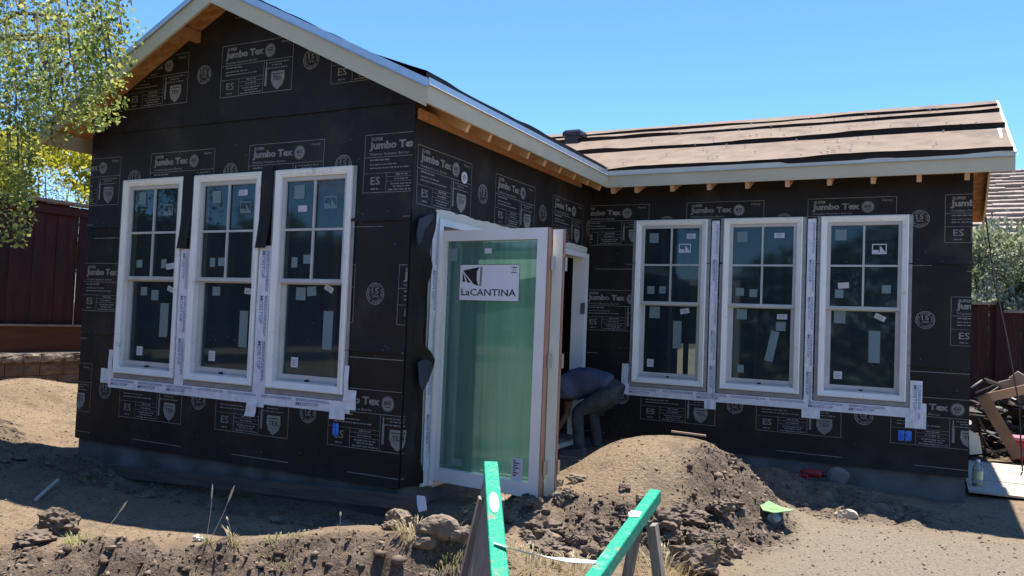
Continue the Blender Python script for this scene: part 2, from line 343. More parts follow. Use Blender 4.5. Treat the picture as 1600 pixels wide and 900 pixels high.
# studs seen through the openings
def stud(x, y, w=.04, d=.09, z1=2.6):
    m_ = MB(); m_.box((x, y, 0), (x + w, y + d, z1)); return m_.build('stud', WOOD, house)
for x, y in ((-.55, 4.6), (.62, 4.5), (.80, 4.5), (1.15, 5.0), (1.62, 4.4), (-.9, 3.7)): stud(x, y)
for x in (-2.9, -2.3, -1.1): stud(x, 2.6)

# -- building paper in lapped courses, each with its printed panels
def poff(wall, u, z):     # shallow wrinkles of the paper, metres outward
    s = {'F': 0, 'S': 31, 'R': 57}[wall]
    return .015 * fbm(u * 1.9 + s, z * 2.6 + s, 3) + .005 * fbm(u * 8 + s, z * 3, 2)
ROWS = {'F': [(3.405, 2.765), (2.545, 1.90), (1.575, .93), (.655, -.03)], 'S': [(2.465, 1.86), (1.555, .93), (.655, -.03)], 'R': [(2.495, 1.86), (1.57, .93), (.655, -.03)]}
def course_off(k, t): return .010 - .006 * t           # proud at its lower edge
courses = {}
for wall, u0, u1 in (('F', -HW - .004, .004), ('S', .003, D - .004), ('R', .01, HE + .004)):
    rows = ROWS[wall]
    for k, (zt, zb) in enumerate(rows):
        ztop = zb + 1.0 if not (k == 0 and wall == 'F') else 3.75
        if wall != 'F' and k == 0: ztop = 2.68
        hs = HOLES[wall]
        us = sorted(set(np.round(np.linspace(u0, u1, 34), 4)) | {h[i] for h in hs for i in (0, 1) if u0 < h[i] < u1})
        zs = sorted(set(np.round(np.linspace(zb, ztop, 14), 4)) | {h[i] for h in hs for i in (2, 3) if zb < h[i] < ztop})
        mb = MB(); base = {}
        for i, u in enumerate(us):
            for j, z in enumerate(zs):
                t = (z - zb) / (ztop - zb); zz = z
                if j == 0: zz = z + .012 * float(fbm(u * 1.3, k * 3.1, 2))
                o = course_off(k, t) + float(poff(wall, u, z)) + (.010 if j == 0 else 0)
                if u < u0 + .02 or u > u1 - .02: o = course_off(k, t) * (.6)
                base[i, j] = len(mb.v); mb.v.append(WP(wall, u, zz, o))
        for i in range(len(us) - 1):
            for j in range(len(zs) - 1):
                cu, cz = (us[i] + us[i + 1]) / 2, (zs[j] + zs[j + 1]) / 2
                if any(h[0] < cu < h[1] and h[2] < cz < h[3] for h in hs): continue
                mb.face((base[i, j], base[i + 1, j], base[i + 1, j + 1], base[i, j + 1]))
        par = list(range(len(mb.v)))                    # strips cut off by the openings are sheets of their own
        def find(i):
            while par[i] != i: par[i] = par[par[i]]; i = par[i]
            return i
        for f in mb.f:
            for q in f[1:]: par[find(q)] = find(f[0])
        grp = {}
        for f in mb.f: grp.setdefault(find(f[0]), []).append(f)
        for gi, fs in enumerate(grp.values()):
            m2 = MB(); m2.v = list(mb.v); m2.f = fs; m2.m = [0] * len(fs); o = m2.build('paper_course', PAPER, house, smooth=True, recalc=False)
            if gi == 0: courses[wall, k] = o
            if wall == 'F' and k == 0:                  # trim the gable sheet to the slope of the roof
                bm = bmesh.new(); bm.from_mesh(o.data)
                for s_ in (-1, 1): bmesh.ops.bisect_plane(bm, geom=bm.verts[:] + bm.edges[:] + bm.faces[:], plane_co=(-1.8, 0, rake_z(-1.8) - .04), plane_no=(s_ * RA, 0, 1), clear_outer=True)
                bm.to_mesh(o.data); bm.free()
def print_panel():
    mb = MB(); W_, H_ = .78, .435; t = .0045
    for v in (0, H_): put_rect(mb, 0, W_, v - t / 2, v + t / 2, n=12)
    for u in (0, W_): put_rect(mb, u - t / 2, u + t / 2, 0, H_)
    put_rect(mb, 0, W_, .262, .2665, n=12)                       # under the heading
    put_rect(mb, 0, .475, .142, .145, n=6); put_rect(mb, .475, .479, 0, .262); put_rect(mb, .205, .209, 0, .142)
    put_rect(mb, .207, .475, .112, .115, n=4); put_rect(mb, .207, .475, .078, .081, n=4)
    put_text(mb, 'SUPER', .055, .165, .387, .414, .04); put_text(mb, 'Jumbo Tex', .04, .465, .308, .384, .05)
    put_text(mb, 'Weather-Resistive Barrier', .04, .40, .278, .298, .012)
    put_disc(mb, .535, .345, .05); put_text(mb, '60', .505, .565, .335, .37, .02, mi=1, w=.0012); put_rect(mb, .513, .557, .318, .324, mi=1, w=.0012)
    put_ring(mb, .535, .345, .054, .057)
    put_text(mb, 'Henry', .655, .745, .385, .415, .012)
    R = random.Random(5)
    def words(u0, u1, v, h):                                      # lines of fine print, too small to read
        u = u0
        while u < u1 - .01:
            wd = min(R.uniform(.015, .045), u1 - u); put_rect(mb, u, u + wd, v, v + h); u += wd + .008
    words(.05, .24, .238, .011); words(.05, .30, .205, .008); words(.05, .40, .178, .009)
    put_text(mb, 'ES', .065, .150, .058, .118, .012); words(.07, .15, .022, .010)
    words(.29, .40, .124, .010); words(.28, .41, .091, .010); words(.25, .44, .055, .009); words(.27, .42, .035, .009); words(.23, .465, .013, .009)
    words(.53, .74, .236, .008); words(.56, .68, .215, .008); words(.52, .74, .190, .008)
    put_rect(mb, .495, .515, .05, .20); put_rect(mb, .50, .51, .20, .25)
    sh = [(.565, .165), (.70, .165), (.705, .10), (.685, .05), (.632, .012), (.58, .05), (.56, .10)]
    mb.add([(u, v, 0) for u, v in sh], [tuple(range(7))[::-1]]); put_text(mb, 'TEX', .585, .68, .088, .122, .012, mi=1, w=.0012); put_rect(mb, .575, .69, .138, .145, mi=1, w=.0012)
    # warranty stamp to the right
    cu, cv = .975, .22
    put_ring(mb, cu, cv, .074, .081); put_ring(mb, cu, cv, .050, .0525)
    for i in range(26):
        a = 2 * math.pi * i / 26
        if i % 7 == 3: continue
        c, s_ = math.cos(a), math.sin(a); pts = []
        for r, q in ((.057, -.0045), (.069, -.0045), (.069, .0045), (.057, .0045)): pts.append((cu + r * c - q * s_, cv + r * s_ + q * c, 0))
        mb.add(pts, [(0, 1, 2, 3)])
    put_text(mb, '15', cu - .03, cu + .03, cv - .002, cv + .042, .02); put_text(mb, 'YEAR', cu - .032, cu + .032, cv - .028, cv - .008, .015)
    # lap lines printed along the roll
    put_rect(mb, .12, .68, .662, .668, n=6); put_rect(mb, .45, 1.02, .715, .720, n=6); put_rect(mb, .2, .8, -.185, -.179, n=6)
    return mb
PANEL = print_panel()
PH = {('F', 0): [-3.15, -1.971, -.79], ('F', 1): [-3.96, -2.78, -1.604, -.428], ('F', 2): [-3.61, -2.43, -1.25, -.07], ('F', 3): [-4.19, -3.01, -1.831, -.652],
      ('S', 0): [.05, 1.245, 2.44], ('S', 1): [-.85], ('S', 2): [-.652],
      ('R', 0): [-.10, 1.085, 2.28, 3.46], ('R', 1): [-.02, 1.16, 2.34, 3.52], ('R', 2): [-.53, .66, 1.845, 3.05]}
LIM = {'F': (-HW - .002, .002), 'S': (.006, D - .012), 'R': (.014, HE + .002)}
SPLITMB = {}
for (wall, k), starts in PH.items():
    zt, zb = ROWS[wall][k]; v0 = zt - .435; ztop = zb + 1.0
    for u0 in starts:
        bm = bmesh.new(); vv = [bm.verts.new((x + u0, y + v0, w_)) for x, y, w_ in PANEL.v]
        for f, mi in zip(PANEL.f, PANEL.m):
            try: bm.faces.new([vv[i] for i in f]).material_index = mi
            except ValueError: pass
        lo, hi = LIM[wall]
        cuts = [((lo, 0, 0), (-1, 0, 0)), ((hi, 0, 0), (1, 0, 0)), ((0, zb + .015, 0), (0, -1, 0)), ((0, 2.66 if wall != 'F' else 9, 0), (0, 1, 0))]
        if wall == 'S': cuts.append(((0, DOOR[3] + .05, 0), (0, -1, 0))) if k == 0 else cuts.append(((.10, 0, 0), (1, 0, 0)))
        if wall == 'F' and k == 0:
            for s_ in (-1, 1): cuts.append(((-1.8, rake_z(-1.8) - .07, 0), (s_ * RA, 1, 0)))
        for h in HOLES[wall]:      # split at the openings so that what lies over them can go
            for q in (0, 1, 2, 3):
                bmesh.ops.bisect_plane(bm, geom=bm.verts[:] + bm.edges[:] + bm.faces[:], plane_co=(h[q], h[q], 0), plane_no=(1, 0, 0) if q < 2 else (0, 1, 0))
        for co, no in cuts:
            bmesh.ops.bisect_plane(bm, geom=bm.verts[:] + bm.edges[:] + bm.faces[:], plane_co=co, plane_no=no, clear_outer=True)
        dead = [f for f in bm.faces if any(h[0] - .02 < f.calc_center_median().x < h[1] + .02 and h[2] - .02 < f.calc_center_median().y < h[3] + .02 for h in HOLES[wall])]
        bmesh.ops.delete(bm, geom=dead, context='FACES')
        if not bm.faces: bm.free(); continue
        for v in bm.verts:
            t = (v.co.y - zb) / 1.0
            v.co = WP(wall, v.co.x, v.co.y, course_off(k, t) + float(poff(wall, v.co.x, v.co.y)) + .0035 + v.co.z)
        me = bpy.data.meshes.new('printed_panel'); bm.to_mesh(me); bm.free(); me.materials.append(PRINT); me.materials.append(PRINTD)
        o = bpy.data.objects.new('printed_panel', me); COL.objects.link(o); o.parent = courses[wall, k]; o['kind'] = 'stuff'
# staples / nail dots on the paper
mbs = MB(); R = random.Random(11)
for wall, lo, hi in (('F', -3.5, -.05), ('R', .2, 3.6)):
    for i in range(110):
        u = R.uniform(lo, hi); z = R.choice([R.uniform(.05, 2.6), R.uniform(1.85, 2.0), R.uniform(.9, 1.0)])
        p = WP(wall, u, z, .017); q = WP(wall, u + .008, z + .004, .019); mbs.box([min(a, b_) for a, b_ in zip(p, q)], [max(a, b_) for a, b_ in zip(p, q)])
o = mbs.build('staples', PRINT, house); o['kind'] = 'stuff'
BLUE = mat('blue_marking_paint', (.02, .11, .55), .6, (.08, .25, .75), 30)
for px, py, wall, w_ in ((527, 670, 'F', .05), (1413, 680, 'R', .10)):
    P = on(px, py, 1, 0 if wall == 'F' else D); mb = MB()
    for du in (-.5, .1): mb.box((P.x + du * w_, P.z - .045, .022), (P.x + du * w_ + .5 * w_, P.z + .045, .024), M=lambda v: WP(wall, v.x, v.y, v.z))
    mb.build('blue_paint_mark', BLUE, house)
P = on(722, 278, 0, 0); mb = MB(); put_ring(mb, 0, 0, .022, .048); put_disc(mb, .004, -.002, .017); put_rect(mb, -.03, .035, -.006, .004)
mb.v = [(.022, P.y + a, P.z + b_) for a, b_, c in mb.v]; mb.build('round_sticker', STK_W, house)
# ---------------------------------------------------------------- windows
def frame_sweep(mb, wall, u0, u1, z0, z1, prof, mi=0):   # mitred frame; prof = (distance in from outer edge, outward)
    rings = []
    for d_, o in prof:
        rings.append([WP(wall, u, z, o) for u, z in ((u0 + d_, z0 + d_), (u1 - d_, z0 + d_), (u1 - d_, z1 - d_), (u0 + d_, z1 - d_))])
    b = len(mb.v)
    for r in rings: mb.v += r
    for i in range(len(prof) - 1):
        for k in range(4): mb.face((b + i * 4 + k, b + i * 4 + (k + 1) % 4, b + (i + 1) * 4 + (k + 1) % 4, b + (i + 1) * 4 + k), mi)
def wbox(mb, wall, u0, u1, z0, z1, o0, o1, mi=0): mb.box((u0, z0, o0), (u1, z1, o1), mi, M=lambda v: WP(wall, v.x, v.y, v.z))
WINS = {}
def window(wall, u, key):
    mb = MB(); frame_sweep(mb, wall, u, u + WW, ZB, ZT, [(0, .006), (0, .036), (.010, .042), (.018, .037), (.030, .036), (.038, .030), (.046, .030), (.052, .024), (.056, .024), (.056, -.09)])
    wo = mb.build('window', WHITE, house)
    a, b_, c, d_ = u + .056, u + WW - .056, ZB + .056, ZT - .056; mid = (c + d_) / 2 - .01
    mb = MB(); frame_sweep(mb, wall, a, b_, mid - .02, d_, [(.0, -.06), (0, .008), (.028, .008), (.033, .001), (.033, -.02)]); mb.build('upper_sash', SASH, wo)
    mb = MB(); frame_sweep(mb, wall, a, b_, c, mid + .015, [(.0, -.09), (0, -.026), (.040, -.026), (.046, -.033), (.046, -.06)])
    wbox(mb, wall, a + .042, b_ - .042, c + .04, c + .058, -.05, -.027); mb.build('lower_sash', SASH, wo)
    mb = MB(); wbox(mb, wall, a + .03, b_ - .03, c - .004, c + .012, -.02, .014); wbox(mb, wall, (a + b_) / 2 - .012, (a + b_) / 2 + .012, c + .012, c + .028, -.024, .004, 1); mb.build('sill_lip', [SASH, INKK], wo)
    ua, ub, za, zb_ = a + .033, b_ - .033, mid + .013, d_ - .033; um, zm = (ua + ub) / 2, (za + zb_) / 2
    mb = MB(); wbox(mb, wall, um - .009, um + .009, za, zb_, -.012, .003); mb.build('muntin', SASH, wo)
    mb = MB(); wbox(mb, wall, ua, ub, zm - .009, zm + .009, -.0125, .0025); mb.build('muntin', SASH, wo)
    for (p0, p1) in ((ua, um), (um, ub)):
        for (q0, q1) in ((za, zm), (zm, zb_)):
            mb = MB(); mb.add([WP(wall, p0, q0, -.014), WP(wall, p1, q0, -.014), WP(wall, p1, q1, -.014), WP(wall, p0, q1, -.014)], [(0, 1, 2, 3)]); mb.build('pane', GLASS, wo, recalc=False)
    mb = MB(); mb.add([WP(wall, a + .046, c + .05, -.05), WP(wall, b_ - .046, c + .05, -.05), WP(wall, b_ - .046, mid - .03, -.05), WP(wall, a + .046, mid - .03, -.05)], [(0, 1, 2, 3)]); mb.build('pane', GLASS, wo, recalc=False)
    mb = MB(); frame_sweep(mb, wall, u - .032, u + WW + .032, ZB - .045, ZT + .0, [(0, .014), (0, .019), (.04, .019), (.04, .006)]); mb.build('nail_flange', FLANGE, wo)
    WINS[key] = wo; return wo
for i, u in enumerate(WIN_F): window('F', u, 'F%d' % i)
for i, u in enumerate(WIN_R): window('R', u, 'R%d' % i)
# stickers on the glass: window, pixel centre, size (px), material, tilt
def sticker(key, px, py, wpx, hpx, m, rot=0, logo=False, low=False):
    wall = key[0]; Y = 0 if wall == 'F' else D; off = -.046 if low else -.0105
    P = on(px, py, 1, Y - off); e = on(px + 1, py, 1, Y - off); s_ = 1 / max((e - P).x, 1e-6); q = abs((on(px, py + 1, 1, Y - off) - P).z)
    hw, hh = wpx / 2 / s_, hpx / 2 * q; c, s2 = math.cos(rot), math.sin(rot); mb = MB()
    def T(a, b_, w_=0): return WP(wall, P.x + a * c - b_ * s2, P.z + a * s2 + b_ * c, off + w_)
    if logo:
        for r in ((-1, 1, .8, 1), (-1, 1, -1, -.62), (-1, -.86, -.62, .8), (.86, 1, -.62, .8)): mb.add([T(a * hw, b_ * hh) for a, b_ in ((r[0], r[2]), (r[1], r[2]), (r[1], r[3]), (r[0], r[3]))], [(0, 1, 2, 3)])
        mb.add([T(.05 * hw, .7 * hh), T(.8 * hw, -.6 * hh), T(.05 * hw, -.6 * hh)], [(0, 1, 2)]); mb.add([T(-.86 * hw, -.2 * hh), T(-.1 * hw, -.2 * hh), T(-.1 * hw, -.6 * hh), T(-.86 * hw, -.6 * hh)], [(0, 1, 2, 3)])
    else:
        mb.add([T(-hw, -hh), T(hw, -hh), T(hw, hh), T(-hw, hh)], [(0, 1, 2, 3)])
        if m is STK_W and wpx > 8:
            for k in range(3): mb.add([T(a * hw, b_ * hh, .0008) for a, b_ in ((-.7, .5 - .45 * k), (.5, .5 - .45 * k), (.5, .32 - .45 * k), (-.7, .32 - .45 * k))], [(0, 1, 2, 3)], 1)
    mb.build('sticker', [m, FLANGE], WINS[key], recalc=False)
for a in [('F0', 223, 310, 11, 19, STK_G), ('F0', 263, 328, 14, 17, STK_G, 0, True), ('F0', 256, 412, 8, 14, STK_G), ('F0', 266, 416, 12, 9, STK_W, .15), ('F0', 218, 412, 9, 12, STK_G),
          ('F0', 225, 455, 10, 13, STK_G, 0, False, True), ('F0', 242, 461, 11, 16, STK_G, 0, False, True), ('F0', 267, 452, 11, 8, STK_W, -.3, False, True), ('F0', 256, 500, 13, 53, STK_G, 0, False, True), ('F0', 218, 548, 9, 14, STK_W, 0, False, True),
          ('F1', 339, 308, 13, 19, STK_G), ('F1', 380, 301, 14, 9, STK_W), ('F1', 384, 324, 17, 18, STK_G, 0, True), ('F1', 332, 410, 8, 14, STK_G), ('F1', 346, 409, 10, 13, STK_G),
          ('F1', 338, 455, 12, 14, STK_G, 0, False, True), ('F1', 388, 455, 12, 9, STK_W, -.1, False, True), ('F1', 380, 514, 13, 57, STK_G, 0, False, True), ('F1', 331, 556, 10, 16, STK_W, 0, False, True),
          ('F2', 468, 300, 16, 21, STK_G), ('F2', 473, 326, 14, 10, STK_P), ('F2', 517, 316, 20, 19, STK_G, 0, True), ('F2', 460, 410, 9, 16, STK_G), ('F2', 480, 405, 12, 14, STK_G),
          ('F2', 470, 459, 15, 20, STK_G, 0, False, True), ('F2', 487, 455, 14, 15, STK_G, .1, False, True), ('F2', 514, 451, 14, 9, STK_W, -.45, False, True), ('F2', 512, 516, 15, 60, STK_G, 0, False, True), ('F2', 460, 566, 11, 16, STK_W, 0, False, True),
          ('R0', 1022, 372, 14, 15, STK_G), ('R0', 1080, 369, 14, 8, STK_W), ('R0', 1070, 388, 19, 14, STK_W, 0, True), ('R0', 1017, 453, 11, 12, STK_G), ('R0', 1035, 453, 10, 11, STK_G),
          ('R0', 1023, 488, 16, 18, STK_G, 0, False, True), ('R0', 1070, 486, 14, 8, STK_W, .2, False, True), ('R0', 1058, 523, 13, 43, STK_G, 0, False, True), ('R0', 1016, 567, 10, 12, STK_W, 0, False, True),
          ('R1', 1160, 370, 16, 16, STK_G), ('R1', 1218, 368, 16, 8, STK_W), ('R1', 1177, 458, 12, 12, STK_G), ('R1', 1156, 456, 13, 12, STK_G),
          ('R1', 1159, 491, 16, 16, STK_G, 0, False, True), ('R1', 1222, 495, 16, 8, STK_W, 0, False, True), ('R1', 1220, 510, 15, 14, STK_G, 0, False, True), ('R1', 1206, 541, 13, 48, STK_G, -.2, False, True), ('R1', 1157, 576, 10, 12, STK_G, 0, False, True),
          ('R2', 1314, 367, 18, 17, STK_G), ('R2', 1374, 389, 23, 16, STK_W, 0, True), ('R2', 1318, 446, 17, 9, STK_P, .08), ('R2', 1311, 459, 13, 13, STK_G), ('R2', 1385, 452, 14, 13, STK_G),
          ('R2', 1312, 495, 18, 20, STK_G, 0, False, True), ('R2', 1375, 496, 18, 8, STK_W, -.45, False, True), ('R2', 1366, 542, 18, 50, STK_G, 0, False, True), ('R2', 1309, 586, 13, 12, STK_W, 0, False, True)]: sticker(*a)
# flashing tape
def tape(wall, u0, u1, z0, z1, o=.0215, texts=(), skew=0):
    mb = MB(); nn = 8; vert = (z1 - z0) > (u1 - u0)
    pts = []
    for i in range(nn + 1):
        t = i / nn; w_ = .003 * math.sin(t * 9 + u0 * 7)
        if vert: pts.append(((u0 + skew * t, z0 + (z1 - z0) * t), (u1 + skew * t, z0 + (z1 - z0) * t), w_))
        else: pts.append(((u0 + (u1 - u0) * t, z0 + skew * t), (u0 + (u1 - u0) * t, z1 + skew * t), w_))
    b = 0
    for p, q, w_ in pts: mb.v += [WP(wall, *p, o + w_), WP(wall, *q, o + w_)]
    for i in range(nn): mb.face((2 * i, 2 * i + 1, 2 * i + 3, 2 * i + 2))
    to = mb.build('flashing_tape', TAPE, house, recalc=False)
    mt = MB(); L_ = (z1 - z0) if vert else (u1 - u0); wd = (u1 - u0) if vert else (z1 - z0); k = .04
    R = random.Random(int(u0 * 100))
    while k < L_ - .30:
        bold = R.random() < (.6 if vert else .3)
        for (tx, w0, w1, ln) in (('MOISTOP', .28, .56, .22),) if bold else ():
            vs, fs = text_poly(tx, .01)
            for_pts = [(k + a * ln, w0 * wd + c * (w1 - w0) * wd) for a, c in vs]
            mt.add([WP(wall, u0 + q + skew * (p / L_), z1 - p, o + .006) if vert else WP(wall, u0 + p, z0 + q, o + .006) for p, q in for_pts], fs)
        for q_ in (.68, .80):
            p = k
            while p < k + .3:
                ln = R.uniform(.01, .03)
                cs = [(p, q_ * wd), (p + ln, q_ * wd), (p + ln, (q_ + .06) * wd), (p, (q_ + .06) * wd)]
                mt.add([WP(wall, u0 + q, z1 - pp, o + .006) if vert else WP(wall, u0 + pp, z0 + q, o + .006) for pp, q in cs], [(0, 1, 2, 3)]); p += ln + .006
        k += .36
    if mt.v: mt.build('tape_print', INKB, to, recalc=False)['kind'] = 'stuff'
    return to
g0 = WIN_F[0] + WW; g1 = WIN_F[1] + WW
tape('F', WIN_F[0] - .07, WIN_F[2] + WW + .07, ZB - .135, ZB - .048)
tape('F', g0 + .012, WIN_F[1] - .012, .47, 1.70, .024); tape('F', g1 + .012, WIN_F[2] - .012, .44, 1.72, .024)
tape('F', WIN_F[0] - .17, WIN_F[0] - .005, .50, .63, .0225); tape('F', WIN_F[0] - .075, WIN_F[0] - .02, .52, .80, .026)
tape('F', WIN_F[2] + WW + .01, WIN_F[2] + WW + .125, .495, .64, .0225); tape('F', WIN_F[2] + WW + .01, WIN_F[2] + WW + .052, .56, .82, .027); tape('F', WIN_F[2] + WW - .11, WIN_F[2] + WW + .03, .415, .50, .028)
tape('F', WIN_F[2] - .21, WIN_F[2] - .10, .36, .50, .030, skew=.03)
tape('R', WIN_R[0] - .06, WIN_R[2] + WW + .10, ZB - .14, ZB - .05)
for k in (0, 1): tape('R', WIN_R[k] + WW + .045, WIN_R[k + 1] - .045, .42, ZT - .02, .024)
tape('R', WIN_R[0] - .11, WIN_R[0] - .035, .47, .79, .026); tape('R', WIN_R[2] + WW + .035, WIN_R[2] + WW + .135, .42, .80, .027); tape('R', WIN_R[2] + WW + .0, WIN_R[2] + WW + .17, .37, .47, .030)
tape('R', WIN_R[2] + WW + .09, WIN_R[2] + WW + .17, .47, .60, .031); tape('R', WIN_R[0] - .13, WIN_R[0] - .02, .47, .58, .029)
tape('R', WIN_R[0] + WW + .02, WIN_R[1] - .03, .385, .47, .028); tape('R', WIN_R[1] + WW + .03, WIN_R[2] + .03, .38, .47, .028)
# paper tongues hanging over the tape between the gable windows
for g, h in ((g0, .0), (g1, .0)):
    mb = MB(); nn = 6
    for i in range(nn + 1):
        t = i / nn; z = 2.36 - t * (.66 + h)
        for q in (.006, .065, .126): mb.v.append(WP('F', g + q - .012 * t * t, z, .030 + .03 * t * t + .006 * math.sin(q * 60 + t * 6)))
    for i in range(nn):
        for j in range(2): mb.face((i * 3 + j, i * 3 + j + 1, i * 3 + j + 4, i * 3 + j + 3))
    mb.build('paper_tongue', PAPER, house, smooth=True, recalc=False)

# ---------------------------------------------------------------- folding door
JAMB = mat('door_frame_white', (.80, .77, .70), .4, (.74, .71, .64), 4); LEAF = mat('door_leaf_paint', (.78, .75, .69), .35, (.72, .69, .63), 3)
RAWW = mat('raw_wood_edge', (.40, .22, .13), .6, (.30, .15, .09), 6, stretch=(6, 6, .6)); RAWD = mat('red_brown_wood', (.22, .07, .045), .6)
STEEL = mat('brushed_steel', (.45, .44, .42), .35, metal=1); LINER = mat('cream_liner', (.62, .60, .50), .6)
df = MB(); y0, y1, z0, z1 = DOOR
df.box((-.12, y0 - .012, z0), (.035, y0 + .045, z1)); df.box((-.12, y1 - .055, z0), (.035, y1 + .02, z1)); df.box((-.12, y0 + .045, z1 - .05), (.033, y1 - .055, z1)); df.box((-.12, y0 + .045, z0 - .02), (.03, y1 - .055, z0 + .02))
df.box((.001, y0 - .075, z0), (.018, y0 - .012, z1 + .03)); dfo = df.build('door_frame', JAMB, house)
mb = MB(); mb.box((-.30, y1 - .16, z0 + .06), (-.24, y1 - .10, z1 - .10)); mb.build('inner_jamb', RAWW, dfo)
for z_ in (.58, 1.36): mb = MB(); mb.box((-.01, y1 - .064, z_ - .06), (.036, y1 - .0545, z_ + .06)); mb.build('hinge', STEEL, dfo)
# ragged liner over the head of the frame
mb = MB(); nn = 60
for i in range(nn + 1):
    u = y0 - .06 + (y1 + .05 - y0) * i / nn; h = .05 + .03 * float(fbm(i * .7, 4, 3)) + .02
    mb.v += [(.014, u, z1 - .002), (.022 + .008 * float(fbm(i * .9, 8, 2)), u, z1 + h)]
for i in range(nn): mb.face((2 * i, 2 * i + 2, 2 * i + 3, 2 * i + 1))
mb.build('ragged_liner', LINER, dfo, recalc=False)
mb = MB(); mb.box((.005, y0 - .10, z0), (.013, y0 - .076, z1)); mb.build('cream_edge_strip', LINER, dfo)
tp = tape('S', y0 - .098, y0 - .022, .05, z1, .030)
LZ0, LZ1 = -.03, 1.868
def leaf(name, A, B, th, glass=True):      # A: hinge-side corner (camera face), B: free corner; thickness towards +Y side
    A = Vector((*A, 0)); B = Vector((*B, 0)); d = (B - A).normalized(); nrm = Vector((-d.y, d.x, 0)); wd = (B - A).length
    M = lambda v: tuple(A + d * v.x + nrm * v.y + Vector((0, 0, v.z)))
    sl, st, tr_, br = .055, .08, .08, .10
    mb = MB(); mb.box((0, 0, LZ0), (sl, th, LZ1), M=M); mb.box((wd - st, 0, LZ0), (wd, th, LZ1), M=M); mb.box((sl, 0, LZ1 - tr_), (wd - st, th, LZ1), M=M); mb.box((sl, 0, LZ0), (wd - st, th, LZ0 + br), M=M)
    lo = mb.build(name, LEAF, house)
    mb = MB(); mb.add([M(Vector(v)) for v in ((sl, th / 2, LZ0 + br), (wd - st, th / 2, LZ0 + br), (wd - st, th / 2, LZ1 - tr_), (sl, th / 2, LZ1 - tr_))], [(0, 1, 2, 3)]); mb.build('glass', DGLASS, lo, recalc=False)
    mb = MB(); mb.box((wd + .0005, .004, LZ0), (wd + .008, th * .68, LZ1), M=M); mb.box((wd + .0005, th * .70, LZ0), (wd + .004, th * .98, LZ1), 1, M=M); mb.build('wood_edge', [RAWW, RAWD], lo)
    for z in (.18, .93, 1.62): mb = MB(); mb.box((wd + .011, th * .5, z - .05), (wd + .018, th * 1.25, z + .05), M=M); mb.build('hinge', STEEL, lo)
    return lo, M, wd
leaf1, M1, wd1 = leaf('door_leaf', (.005, .405), (.955, .310), .075)
leaf2, M2, wd2 = leaf('door_leaf', (.045, .560), (1.022, .428), .035)
# maker's sheet and labels on the first leaf
def mpos(px, py, w_=.022):       # pixel -> leaf coordinates on the camera side of the glass
    A = Vector(M1(Vector((0, 0, 0)))); d = (Vector(M1(Vector((1, 0, 0)))) - A); nrm = Vector(M1(Vector((0, 1, 0)))) - A
    r = ray(px, py); t = (A + nrm * w_ - CAMP).dot(nrm) / r.dot(nrm); P = CAMP + r * t; return (P - A).dot(d), P.z
a, b_ = mpos(717, 469); c, d_ = mpos(813, 413); u0_, u1_, v0_, v1_ = a, c, (b_ + mpos(811, 472)[1]) / 2, (d_ + mpos(719, 413)[1]) / 2
def lbl(mb, u, v, w_, mi=0): return M1(Vector((u, w_, v)))
mb = MB(); mb.add([lbl(0, u, v, .021) for u, v in ((u0_, v0_), (u1_, v0_), (u1_, v1_), (u0_, v1_))], [(0, 1, 2, 3)]); sign = mb.build('maker_sign', mat('sign_white', (.72, .70, .70), .55), leaf1, recalc=False)
mk = MB(); sw, sh_ = u1_ - u0_, v1_ - v0_
for poly in ([(.055, .83), (.34, .93), (.295, .80), (.295, .57), (.33, .41), (.25, .45), (.07, .80)], [(.05, .80), (.105, .52), (.055, .52)], [(.06, .78), (.19, .50), (.145, .49)], [(.355, .93), (.37, .93), (.36, .40), (.345, .40)], [(.38, .92), (.388, .92), (.376, .42), (.368, .42)]):
    mk.add([(u0_ + a_ * sw, v0_ + c_ * sh_, 0) for a_, c_ in poly], [tuple(range(len(poly)))])
put_text(mk, 'LaCANTINA', u0_ + .04 * sw, u0_ + .95 * sw, v0_ + .14 * sh_, v0_ + .33 * sh_, .01)
for r in ((.865, .955, .90, .925), (.865, .955, .765, .785), (.885, .90, .82, .86), (.925, .935, .82, .86)): put_rect(mk, u0_ + r[0] * sw, u0_ + r[1] * sw, v0_ + r[2] * sh_, v0_ + r[3] * sh_)
t = .006
for r in ((0, 1, 0, .012), (0, 1, .988, 1), (0, .006, 0, 1), (.994, 1, 0, 1)): put_rect(mk, u0_ + r[0] * sw, u0_ + r[1] * sw, v0_ + r[2] * sh_, v0_ + r[3] * sh_)
mk.v = [M1(Vector((x, .0195, y))) for x, y, z in mk.v]; mk.build('sign_print', INKK, leaf1, recalc=False)
def dlabel(px, py, wpx, hpx, m, print_=False):
    u_, v_ = mpos(px, py); e = mpos(px + 1, py)[0] - u_; q = v_ - mpos(px, py + 1)[1]; hw, hh = wpx / 2 * e, hpx / 2 * q
    mb = MB(); mb.add([M1(Vector((u_ + a_ * hw, .021, v_ + c_ * hh))) for a_, c_ in ((-1, -1), (1, -1), (1, 1), (-1, 1))], [(0, 1, 2, 3)])
    if print_:
        for k, wl in enumerate((.3, .8, .5, .7, .3, .6, .4)): mb.add([M1(Vector((u_ + a_ * hw, .0195, v_ + c_ * hh))) for a_, c_ in ((-.7, .8 - .22 * k), (-.7 + 1.4 * wl, .8 - .22 * k), (-.7 + 1.4 * wl, .7 - .22 * k), (-.7, .7 - .22 * k))], [(0, 1, 2, 3)], 1)
    mb.build('glass_label', [m, INKK], leaf1, recalc=False)
dlabel(763, 392, 11, 8, STK_W, False); dlabel(808, 733, 18, 35, STK_W, True); dlabel(714, 722, 15, 12, STK_G); dlabel(708, 398, 15, 20, STK_G)
